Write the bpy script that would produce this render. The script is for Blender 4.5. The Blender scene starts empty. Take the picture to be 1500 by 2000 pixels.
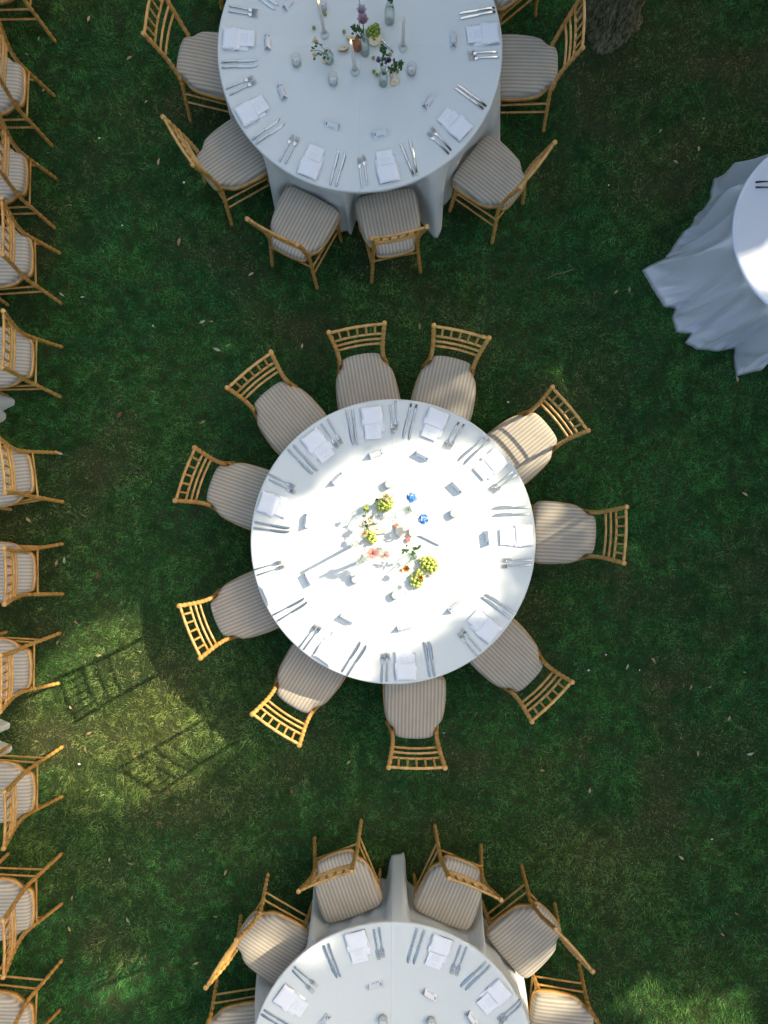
import bpy, math, random
import numpy as np
from mathutils import Vector, Matrix

# ------------------------------------------------------------------ camera, sky, sun, exposure
scene = bpy.context.scene
COL = scene.collection
R = math.radians
CAM_H = 5.4
cam_d = bpy.data.cameras.new('camera')
cam = bpy.data.objects.new('camera', cam_d)
COL.objects.link(cam)
cam.location = (0, 0, CAM_H)
cam.rotation_euler = (0, 0, 0)
cam_d.sensor_fit = 'VERTICAL'
cam_d.sensor_height = 24.0
cam_d.sensor_width = 18.0
cam_d.lens = 24.0 * 1404.0 / 2000.0
cam_d.shift_x = -7.0 / 2000.0
cam_d.shift_y = 42.0 / 2000.0
cam_d.clip_start = 0.05
cam_d.clip_end = 1000.0
scene.camera = cam

SUN_AZ = Vector((0.879, 0.476, 0)).normalized()      # horizontal direction towards the sun
SUN_EL = R(34.3)
SUN = Vector((SUN_AZ.x * math.cos(SUN_EL), SUN_AZ.y * math.cos(SUN_EL), math.sin(SUN_EL)))
world = bpy.data.worlds.new('World')
scene.world = world
world.use_nodes = True
wn = world.node_tree.nodes
sky = wn.new('ShaderNodeTexSky')
sky.sky_type = 'NISHITA'
sky.sun_disc = False
sky.sun_elevation = SUN_EL
sky.sun_rotation = math.atan2(SUN_AZ.x, SUN_AZ.y)
sky.air_density = 1.0
sky.dust_density = 4.5
sky.ozone_density = 1.0
wn['Background'].inputs['Strength'].default_value = 0.15
world.node_tree.links.new(sky.outputs[0], wn['Background'].inputs['Color'])

sun_d = bpy.data.lights.new('sun', 'SUN')
sun_d.energy = 2.6
sun_d.angle = R(0.53)
sun_d.color = (1.0, 0.92, 0.79)
sun = bpy.data.objects.new('sun', sun_d)
COL.objects.link(sun)
sun.location = SUN * 40
sun.rotation_euler = SUN.to_track_quat('Z', 'Y').to_euler()

scene.view_settings.view_transform = 'Standard'
scene.view_settings.look = 'None'
scene.view_settings.gamma = 1.0
scene.view_settings.exposure = 1.7
scene.view_settings.use_white_balance = True
scene.view_settings.white_balance_temperature = 7350
scene.view_settings.white_balance_tint = 4
try:
    scene.view_settings.use_curve_mapping = False
except Exception:
    pass
scene.cycles.max_bounces = 5
scene.cycles.diffuse_bounces = 2
scene.cycles.glossy_bounces = 3
scene.cycles.transparent_max_bounces = 16
scene.cycles.caustics_refractive = False
scene.cycles.caustics_reflective = False

rng = random.Random(11)
nrng = np.random.default_rng(5)

# ------------------------------------------------------------------ measured places (metres)
TABLE_Z = 0.762
CENTRE = {'c': (0.036, -0.053), 't': (-0.178, 3.126), 'b': (0.03, -3.43), 'r': (2.849, 1.956)}
TNAME = {'c': 'sunlit centre table', 't': 'upper flower-decked table', 'b': 'lower table'}
CHAIRS = {
 'c1': (-0.149, 1.021, -170.4), 'c2': (-0.696, 0.814, -140.9), 'c3': (-1.015, 0.279, -110.1), 'c4': (0.401, 0.999, 167.2),
 'c5': (0.935, 0.609, 129.5), 'c6': (1.217, 0.002, 87.4), 'c7': (0.84, -0.861, 44.5), 'c8': (0.185, -1.195, -0.5),
 'c9': (-0.552, -1.002, -33.3), 'c10': (-0.988, -0.515, -67.9),
 't1': (-1.228, 3.24, -100.7), 't2': (-1.082, 2.588, -57.9), 't3': (-0.598, 2.117, -26.8), 't4': (0.019, 2.135, 11.6),
 't5': (0.725, 2.46, 52.3), 't6': (0.956, 3.211, 88.3), 't7': (0.82, 3.90, 127.0), 't8': (-0.957, 3.911, -135.0),
 'b1': (-0.298, -2.418, -159.8), 'b2': (-0.815, -2.826, -122.8), 'b3': (-1.036, -3.469, -84.0), 'b4': (0.443, -2.462, 157.5),
 'b5': (0.964, -2.774, 131.6), 'b6': (1.198, -3.39, 84.0),
 'l1': (-2.70, 3.88, 88.0), 'l2': (-2.723, 3.101, 87.7), 'l3': (-2.707, 2.479, 88.8), 'l4': (-2.67, 1.91, 91.1), 'l5': (-2.665, 1.217, 88.6),
 'l6': (-2.67, 0.394, 97.1), 'l7': (-2.654, -0.267, 90.3), 'l8': (-2.68, -0.933, 89.3), 'l9': (-2.657, -1.784, 89.4),
 'l10': (-2.662, -2.591, 90.4), 'l11': (-2.667, -3.376, 87.3)}
SETTINGS = {
'c': [
 dict(k=[(-0.563, 0.461, -45), (-0.53, 0.484, -47)], f=[(-0.373, 0.629, -55), (-0.34, 0.656, -60)], n=(-0.453, 0.575, -52)),
 dict(k=[(-0.242, 0.682, -79), (-0.212, 0.686, -82)], f=[(0.026, 0.735, -84), (0.054, 0.76, -89)], n=(-0.096, 0.727, -83)),
 dict(k=[(-0.742, 0.053, -10), (-0.746, 0.022, -7)], f=[(-0.68, 0.339, -26), (-0.677, 0.304, -27)], n=(-0.75, 0.188, -18)),
 dict(k=[(0.126, 0.725, -103), (0.162, 0.718, -102)], f=[(0.41, 0.633, -120), (0.441, 0.622, -122)], n=(0.307, 0.72, -112)),
 dict(k=[(0.54, 0.545, -139), (0.573, 0.526, -136)], f=[(0.728, 0.337, -142), (0.752, 0.32, -143)], n=(0.667, 0.446, -140)),
 dict(k=[(0.792, 0.167, -178), (0.793, 0.122, -177)], f=[(0.831, -0.172, 180), (0.828, -0.207, -177)], n=(0.865, -0.013, -178)),
 dict(k=[(0.724, -0.452, 147), (0.697, -0.476, 143)], f=[(0.538, -0.686, 131), (0.517, -0.715, 129)], n=(0.638, -0.614, 138)),
 dict(k=[(0.256, -0.811, 99), (0.286, -0.808, 99)], f=[(-0.033, -0.864, 86), (-0.002, -0.857, 87)], n=(0.116, -0.862, 93)),
 dict(k=[(-0.233, -0.794, 58), (-0.196, -0.816, 57)], f=[(-0.512, -0.658, 53), (-0.483, -0.67, 53)], n=(-0.386, -0.766, 55)),
 dict(k=[(-0.635, -0.471, 28), (-0.611, -0.502, 32)], f=[(-0.768, -0.207, 16), (-0.748, -0.238, 18)], n=(-0.73, -0.37, 24))],
't': [
 dict(k=[(-0.956, 3.046, 3), (-0.954, 3.01, 2)], f=[(-0.928, 3.383, -12), (-0.93, 3.352, -10)], n=(-0.971, 3.184, -4)),
 dict(k=[(-0.784, 2.608, 37), (-0.756, 2.58, 35)], f=[(-0.952, 2.904, 22), (-0.93, 2.871, 25)], n=(-0.882, 2.719, 29)),
 dict(k=[(-0.342, 2.36, 76), (-0.302, 2.348, 74)], f=[(-0.652, 2.484, 62), (-0.616, 2.471, 63)], n=(-0.496, 2.372, 69)),
 dict(k=[(0.127, 2.408, 112), (0.167, 2.426, 102)], f=[(-0.174, 2.324, 96), (-0.144, 2.342, 97)], n=(-0.003, 2.352, 102)),
 dict(k=[(0.525, 2.806, 143), (0.544, 2.824, 143)], f=[(0.326, 2.516, 135), (0.345, 2.542, 132)], n=(0.443, 2.633, 138)),
 dict(k=[(0.575, 3.371, -171), (0.58, 3.342, -169)], f=[(0.611, 3.1, -177), (0.619, 3.067, -177)], n=(0.631, 3.218, -174)),
 dict(k=[(-0.80, 3.47, -35), (-0.82, 3.445, -36)], f=[], n=(-0.79, 3.60, -38))],
'b': [
 dict(k=[(-0.698, -3.132, -31), (-0.716, -3.16, -31)], f=[(-0.545, -2.887, -45), (-0.526, -2.856, -39)], n=(-0.628, -3.009, -36)),
 dict(k=[(-0.37, -2.762, -68), (-0.344, -2.752, -71)], f=[(-0.072, -2.648, -80), (-0.041, -2.634, -81)], n=(-0.198, -2.63, -75)),
 dict(k=[(0.159, -2.66, -106), (0.202, -2.668, -108)], f=[(0.441, -2.745, -110), (0.476, -2.757, -111)], n=(0.337, -2.669, -109)),
 dict(k=[(0.552, -2.843, -137), (0.582, -2.864, -136)], f=[(0.783, -3.072, -139), (0.794, -3.097, -139)], n=(0.723, -2.95, -138))]}
CARDS = {'c': [(-0.073, 0.512), (0.225, 0.502), (-0.32, 0.353), (0.449, 0.297), (-0.519, 0.083), (0.647, -0.026), (-0.509, -0.291), (-0.261, -0.548), (0.109, -0.605), (0.433, -0.472)],
 't': [(-0.634, 3.416), (-0.773, 3.161), (-0.681, 2.841), (-0.357, 2.63), (-0.05, 2.577), (0.423, 3.178), (0.264, 2.781)],
 'b': [(-0.073, -2.91), (0.271, -2.973), (0.538, -3.125), (-0.406, -3.138)]}
LEAVES = [(-1.554, 2.176), (-1.275, 1.374), (-1.317, 1.581), (-1.382, 1.581), (-1.382, 0.832), (-2.0, 0.886), (-1.706, 2.775), (-1.802, 3.222), (-2.23, 3.844), (-2.604, 3.692), (-2.279, 1.764), (-2.432, 1.783), (-2.451, 0.599), (-2.68, 0.103), (-2.165, -0.317), (-2.47, -0.221), (-2.249, -1.615), (-2.23, -1.489), (-2.157, -0.909), (-2.367, -1.298), (-2.077, -2.436), (-1.916, -2.462), (-2.355, -2.722), (-2.375, -2.951), (-1.936, -2.886), (-1.432, -3.207), (-1.287, -2.856), (-1.21, -2.531), (-1.699, -2.157), (-0.714, -1.928), (-0.294, -1.71), (-1.561, -1.222), (1.703, 1.802), (1.806, 1.821), (2.149, 2.775), (2.035, 3.005), (2.321, 2.871), (2.607, 1.153), (2.149, -0.737), (1.985, -0.947), (1.787, -0.996), (2.665, -1.035), (2.264, -1.149), (2.405, -1.145), (2.55, -1.378), (2.707, -1.642), (1.153, -1.768), (1.508, -1.92), (2.604, -2.837), (2.501, -2.993), (2.191, -2.42), (2.314, -1.642), (2.665, 0.294), (0.241, 1.546), (0.718, 1.477), (-0.638, 1.401), (-1.019, 1.936), (-2.462, -0.817), (-2.413, -0.202), (-2.325, -0.66), (-1.89, -1.661), (-1.63, -1.932), (-2.691, 3.577), (-2.565, 3.31), (-1.928, 3.547)]

# ------------------------------------------------------------------ materials
def new_mat(name):
    m = bpy.data.materials.new(name)
    m.use_nodes = True
    nt = m.node_tree
    b = nt.nodes['Principled BSDF']
    return m, nt, b

def N(nt, t, **kw):
    n = nt.nodes.new(t)
    for k, v in kw.items():
        setattr(n, k, v)
    return n

def L(nt, a, b):
    nt.links.new(a, b)

def coords(nt, out='Object', scale=(1, 1, 1), loc=(0, 0, 0)):
    tc = N(nt, 'ShaderNodeTexCoord')
    mp = N(nt, 'ShaderNodeMapping')
    mp.inputs['Scale'].default_value = scale
    mp.inputs['Location'].default_value = loc
    L(nt, tc.outputs[out], mp.inputs['Vector'])
    return mp.outputs['Vector']

def noise(nt, vec, scale, detail=3, rough=0.55):
    n = N(nt, 'ShaderNodeTexNoise')
    n.inputs['Scale'].default_value = scale
    n.inputs['Detail'].default_value = detail
    n.inputs['Roughness'].default_value = rough
    if vec is not None:
        L(nt, vec, n.inputs['Vector'])
    return n.outputs['Fac']

def ramp(nt, fac, stops):
    r = N(nt, 'ShaderNodeValToRGB')
    els = r.color_ramp.elements
    while len(els) < len(stops):
        els.new(0.5)
    for e, (p, c) in zip(els, stops):
        e.position = p
        e.color = (c[0], c[1], c[2], 1)
    L(nt, fac, r.inputs['Fac'])
    return r.outputs['Color']

def math_n(nt, op, a, b=None, c=None):
    n = N(nt, 'ShaderNodeMath', operation=op)
    for i, v in enumerate((a, b, c)):
        if v is None:
            continue
        if isinstance(v, (int, float)):
            n.inputs[i].default_value = v
        else:
            L(nt, v, n.inputs[i])
    return n.outputs[0]

def bump(nt, b, h, strength, dist=0.002):
    bn = N(nt, 'ShaderNodeBump')
    bn.inputs['Strength'].default_value = strength
    bn.inputs['Distance'].default_value = dist
    L(nt, h, bn.inputs['Height'])
    L(nt, bn.outputs['Normal'], b.inputs['Normal'])

def simple(name, c0, c1=None, scale=30, rough=0.5, bmp=0.0, sub=0.0, spec=0.5, vs=(1, 1, 1), metallic=0.0):
    m, nt, b = new_mat(name)
    v = coords(nt, 'Object', vs)
    if c1 is None:
        c1 = tuple(x * 0.8 for x in c0)
    f = noise(nt, v, scale)
    L(nt, ramp(nt, f, [(0.3, c1), (0.7, c0)]), b.inputs['Base Color'])
    b.inputs['Roughness'].default_value = rough
    b.inputs['Metallic'].default_value = metallic
    b.inputs['Specular IOR Level'].default_value = spec
    if sub:
        b.inputs['Subsurface Weight'].default_value = sub
        b.inputs['Subsurface Radius'].default_value = (0.01, 0.006, 0.003)
        b.inputs['Subsurface Scale'].default_value = 0.5
    if bmp:
        bump(nt, b, f, bmp)
    return m

def wood_mat():
    m, nt, b = new_mat('honey_wood')
    v = coords(nt, 'Object')
    oi = N(nt, 'ShaderNodeObjectInfo')
    f = noise(nt, v, 22, 4, 0.6)
    fine = noise(nt, coords(nt, 'Object', (60, 60, 300)), 2.0, 3)
    mixf = math_n(nt, 'ADD', math_n(nt, 'MULTIPLY', f, 0.65), math_n(nt, 'MULTIPLY', fine, 0.35))
    mixf = math_n(nt, 'ADD', mixf, math_n(nt, 'MULTIPLY', math_n(nt, 'SUBTRACT', oi.outputs['Random'], 0.5), 0.12))
    c = ramp(nt, mixf, [(0.25, (0.34, 0.148, 0.028)), (0.5, (0.55, 0.285, 0.075)), (0.75, (0.71, 0.43, 0.17))])
    tm = N(nt, 'ShaderNodeMix', data_type='RGBA', blend_type='MULTIPLY')
    tm.inputs['Factor'].default_value = 1.0
    L(nt, c, tm.inputs['A'])
    L(nt, oi.outputs['Color'], tm.inputs['B'])
    L(nt, tm.outputs['Result'], b.inputs['Base Color'])
    b.inputs['Roughness'].default_value = 0.38
    b.inputs['Coat Weight'].default_value = 0.25
    b.inputs['Coat Roughness'].default_value = 0.25
    bump(nt, b, fine, 0.15, 0.001)
    return m

def stripe_mat():
    m, nt, b = new_mat('striped_ticking')
    tc = N(nt, 'ShaderNodeTexCoord')
    sx = N(nt, 'ShaderNodeSeparateXYZ')
    L(nt, tc.outputs['Object'], sx.inputs[0])
    wob = noise(nt, tc.outputs['Object'], 9, 2)
    x = math_n(nt, 'ADD', sx.outputs['X'], math_n(nt, 'MULTIPLY', math_n(nt, 'SUBTRACT', wob, 0.5), 0.004))
    ph = math_n(nt, 'FRACT', math_n(nt, 'ADD', math_n(nt, 'MULTIPLY', x, 1 / 0.0245), math_n(nt, 'ADD', 20.0, N(nt, 'ShaderNodeObjectInfo').outputs['Random'])))
    tri = math_n(nt, 'ABSOLUTE', math_n(nt, 'SUBTRACT', ph, 0.5))
    weave = N(nt, 'ShaderNodeTexNoise')
    weave.inputs['Scale'].default_value = 900
    L(nt, tc.outputs['Object'], weave.inputs['Vector'])
    t2 = math_n(nt, 'ADD', tri, math_n(nt, 'MULTIPLY', math_n(nt, 'SUBTRACT', weave.outputs['Fac'], 0.5), 0.10))
    c = ramp(nt, t2, [(0.15, (0.335, 0.292, 0.235)), (0.36, (0.50, 0.435, 0.35))])
    big = noise(nt, tc.outputs['Object'], 7, 3)
    mx = N(nt, 'ShaderNodeMix', data_type='RGBA', blend_type='MULTIPLY')
    mx.inputs['Factor'].default_value = 0.5
    L(nt, c, mx.inputs['A'])
    L(nt, ramp(nt, big, [(0.3, (0.72, 0.71, 0.69)), (0.7, (1, 1, 1))]), mx.inputs['B'])
    L(nt, mx.outputs['Result'], b.inputs['Base Color'])
    b.inputs['Roughness'].default_value = 0.9
    b.inputs['Sheen Weight'].default_value = 0.15
    b.inputs['Specular IOR Level'].default_value = 0.2
    bump(nt, b, math_n(nt, 'ADD', weave.outputs['Fac'], math_n(nt, 'MULTIPLY', big, 3.0)), 0.25, 0.002)
    return m

def cloth_mat(name, col, rough, sheen, crease, aniso=0.0, spec=0.3):
    m, nt, b = new_mat(name)
    tc = N(nt, 'ShaderNodeTexCoord')
    sx = N(nt, 'ShaderNodeSeparateXYZ')
    L(nt, tc.outputs['Object'], sx.inputs[0])
    w1 = noise(nt, coords(nt, 'Object', (140, 700, 300)), 1.0, 2)
    w2 = noise(nt, coords(nt, 'Object', (700, 140, 300)), 1.0, 2)
    weave = math_n(nt, 'ADD', w1, w2)
    wr = noise(nt, tc.outputs['Object'], 4.5, 4, 0.55)
    h = math_n(nt, 'ADD', math_n(nt, 'MULTIPLY', weave, 0.05), math_n(nt, 'MULTIPLY', wr, 0.9))
    for ax, off in crease:
        d = math_n(nt, 'ABSOLUTE', math_n(nt, 'SUBTRACT', sx.outputs[ax], off))
        rd = math_n(nt, 'MAXIMUM', math_n(nt, 'SUBTRACT', 1.0, math_n(nt, 'MULTIPLY', d, 1 / 0.010)), 0.0)
        h = math_n(nt, 'ADD', h, math_n(nt, 'MULTIPLY', rd, 0.4))
    c = ramp(nt, math_n(nt, 'MULTIPLY', weave, 0.5), [(0.3, tuple(x * 0.93 for x in col)), (0.7, col)])
    L(nt, c, b.inputs['Base Color'])
    b.inputs['Roughness'].default_value = rough
    b.inputs['Sheen Weight'].default_value = sheen
    b.inputs['Specular IOR Level'].default_value = spec
    b.inputs['Metallic'].default_value = aniso
    bump(nt, b, h, 0.5 if not aniso else 0.25, 0.008)
    return m

def paper_mat(name, kind):
    m, nt, b = new_mat(name)
    tc = N(nt, 'ShaderNodeTexCoord')
    sx = N(nt, 'ShaderNodeSeparateXYZ')
    L(nt, tc.outputs['Object'], sx.inputs[0])
    X, Y = sx.outputs['X'], sx.outputs['Y']
    oi = N(nt, 'ShaderNodeObjectInfo')
    seed = math_n(nt, 'MULTIPLY', oi.outputs['Random'], 40)
    def band(v, lo, hi):
        return math_n(nt, 'MULTIPLY', math_n(nt, 'GREATER_THAN', v, lo), math_n(nt, 'LESS_THAN', v, hi))
    cx = N(nt, 'ShaderNodeCombineXYZ')
    L(nt, math_n(nt, 'MULTIPLY', X, 330), cx.inputs[0])
    L(nt, math_n(nt, 'MULTIPLY', Y, 330), cx.inputs[1])
    L(nt, seed, cx.inputs[2])
    sn = noise(nt, cx.outputs[0], 1.0, 2)
    if kind == 'menu':
        row = math_n(nt, 'FRACT', math_n(nt, 'MULTIPLY', Y, 1 / 0.0085))
        txt = math_n(nt, 'MULTIPLY', band(row, 0.35, 0.68), math_n(nt, 'GREATER_THAN', sn, 0.47))
        txt = math_n(nt, 'MULTIPLY', txt, band(X, -0.030, 0.030))
        txt = math_n(nt, 'MULTIPLY', txt, band(Y, -0.045, 0.035))
        # script heading: a couple of looping strokes
        sw = math_n(nt, 'MULTIPLY', math_n(nt, 'SINE', math_n(nt, 'MULTIPLY', X, 420)), 0.007)
        hd = math_n(nt, 'LESS_THAN', math_n(nt, 'ABSOLUTE', math_n(nt, 'SUBTRACT', math_n(nt, 'SUBTRACT', Y, 0.054), sw)), 0.0016)
        hd = math_n(nt, 'MULTIPLY', hd, band(X, -0.018, 0.018))
        ink = math_n(nt, 'MAXIMUM', txt, hd)
        inkc = (0.50, 0.52, 0.56)
    else:
        ax = math_n(nt, 'ABSOLUTE', Y)
        ink = math_n(nt, 'MULTIPLY', band(ax, 0.016, 0.0225), math_n(nt, 'GREATER_THAN', sn, 0.46))
        ink = math_n(nt, 'MULTIPLY', ink, band(X, -0.024, 0.026))
        inkc = (0.35, 0.38, 0.44)
    mx = N(nt, 'ShaderNodeMix', data_type='RGBA')
    L(nt, math_n(nt, 'MULTIPLY', ink, 0.75), mx.inputs['Factor'])
    mx.inputs['A'].default_value = (0.82, 0.82, 0.84, 1)
    mx.inputs['B'].default_value = (*inkc, 1)
    out = mx.outputs['Result']
    if kind == 'card':
        dx = math_n(nt, 'SUBTRACT', X, -0.033)
        dy = math_n(nt, 'SUBTRACT', math_n(nt, 'ABSOLUTE', Y), 0.010)
        dd = math_n(nt, 'SQRT', math_n(nt, 'ADD', math_n(nt, 'MULTIPLY', dx, dx), math_n(nt, 'MULTIPLY', dy, dy)))
        m2 = N(nt, 'ShaderNodeMix', data_type='RGBA')
        L(nt, math_n(nt, 'LESS_THAN', dd, 0.0055), m2.inputs['Factor'])
        L(nt, out, m2.inputs['A'])
        m2.inputs['B'].default_value = (0.16, 0.36, 0.52, 1)
        out = m2.outputs['Result']
    L(nt, out, b.inputs['Base Color'])
    b.inputs['Roughness'].default_value = 0.75
    return m

def silver_mat():
    m, nt, b = new_mat('polished_silver')
    v = coords(nt, 'Object', (30, 400, 30))
    f = noise(nt, v, 1.0, 3)
    L(nt, ramp(nt, f, [(0.3, (0.44, 0.45, 0.43)), (0.7, (0.60, 0.60, 0.58))]), b.inputs['Base Color'])
    b.inputs['Metallic'].default_value = 1.0
    L(nt, math_n(nt, 'ADD', math_n(nt, 'MULTIPLY', f, 0.12), 0.08), b.inputs['Roughness'])
    return m

def glass_mat(name, tint):
    m = bpy.data.materials.new(name)
    m.use_nodes = True
    nt = m.node_tree
    nt.nodes.remove(nt.nodes['Principled BSDF'])
    out = nt.nodes['Material Output']
    lw = N(nt, 'ShaderNodeLayerWeight')
    lw.inputs['Blend'].default_value = 0.5
    tr = N(nt, 'ShaderNodeBsdfTransparent')
    c = ramp(nt, lw.outputs['Facing'], [(0.3, tint), (0.95, tuple(x * 0.88 for x in tint))])
    L(nt, c, tr.inputs['Color'])
    gl = N(nt, 'ShaderNodeBsdfGlossy')
    gl.inputs['Roughness'].default_value = 0.03
    mx = N(nt, 'ShaderNodeMixShader')
    L(nt, math_n(nt, 'ADD', math_n(nt, 'MULTIPLY', math_n(nt, 'POWER', lw.outputs['Facing'], 3.0), 0.38), 0.02), mx.inputs['Fac'])
    L(nt, tr.outputs[0], mx.inputs[1])
    L(nt, gl.outputs[0], mx.inputs[2])
    L(nt, mx.outputs[0], out.inputs['Surface'])
    return m

def leafy_mat(name, c0, c1, trans=0.3, attr=None, rough=0.55, plain=False):
    m = bpy.data.materials.new(name)
    m.use_nodes = True
    nt = m.node_tree
    b = nt.nodes['Principled BSDF']
    out = nt.nodes['Material Output']
    if attr:
        at = N(nt, 'ShaderNodeAttribute', attribute_name=attr)
        col = at.outputs['Color']
    else:
        oi = N(nt, 'ShaderNodeObjectInfo')
        f = noise(nt, coords(nt, 'Object'), 35, 3)
        f = math_n(nt, 'ADD', math_n(nt, 'MULTIPLY', f, 0.6), math_n(nt, 'MULTIPLY', oi.outputs['Random'], 0.4))
        col = ramp(nt, f, [(0.3, c1), (0.7, c0)])
    if plain:
        nt.nodes.remove(b)
        b = N(nt, 'ShaderNodeBsdfDiffuse')
        L(nt, col, b.inputs['Color'])
    else:
        L(nt, col, b.inputs['Base Color'])
        b.inputs['Roughness'].default_value = rough
        b.inputs['Specular IOR Level'].default_value = 0.25
    t = N(nt, 'ShaderNodeBsdfTranslucent')
    L(nt, col, t.inputs['Color'])
    mx = N(nt, 'ShaderNodeMixShader')
    mx.inputs['Fac'].default_value = trans
    L(nt, b.outputs[0], mx.inputs[1])
    L(nt, t.outputs[0], mx.inputs[2])
    L(nt, mx.outputs[0], out.inputs['Surface'])
    return m

def ground_mat():
    m, nt, b = new_mat('lawn_soil')
    v = coords(nt, 'Object')
    f1 = noise(nt, v, 1.6, 5, 0.6)
    f2 = noise(nt, v, 45, 4, 0.7)
    f3 = noise(nt, v, 180, 3, 0.7)
    f = math_n(nt, 'ADD', math_n(nt, 'MULTIPLY', f1, 0.5), math_n(nt, 'ADD', math_n(nt, 'MULTIPLY', f2, 0.3), math_n(nt, 'MULTIPLY', f3, 0.2)))
    L(nt, ramp(nt, f, [(0.35, (0.014, 0.040, 0.013)), (0.5, (0.030, 0.048, 0.018)), (0.65, (0.065, 0.056, 0.028))]), b.inputs['Base Color'])
    b.inputs['Roughness'].default_value = 0.95
    b.inputs['Specular IOR Level'].default_value = 0.1
    bump(nt, b, f, 0.8, 0.02)
    return m

def bark_mat():
    m, nt, b = new_mat('rough_bark')
    v = coords(nt, 'Object', (1, 1, 0.33))
    f = noise(nt, v, 30, 6, 0.75)
    f2 = noise(nt, coords(nt, 'Object', (1, 1, 0.2)), 70, 4, 0.6)
    h = math_n(nt, 'ADD', math_n(nt, 'MULTIPLY', f2, 0.75), math_n(nt, 'MULTIPLY', f, 0.5))
    L(nt, ramp(nt, h, [(0.48, (0.030, 0.026, 0.014)), (0.60, (0.14, 0.13, 0.070)), (0.74, (0.30, 0.28, 0.17))]), b.inputs['Base Color'])
    b.inputs['Roughness'].default_value = 0.95
    b.inputs['Specular IOR Level'].default_value = 0.1
    bump(nt, b, h, 1.0, 0.04)
    return m

def flame_mat():
    m, nt, b = new_mat('candle_flame')
    b.inputs['Base Color'].default_value = (1, 0.7, 0.3, 1)
    b.inputs['Emission Color'].default_value = (1.0, 0.62, 0.22, 1)
    b.inputs['Emission Strength'].default_value = 2.5
    return m

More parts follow.
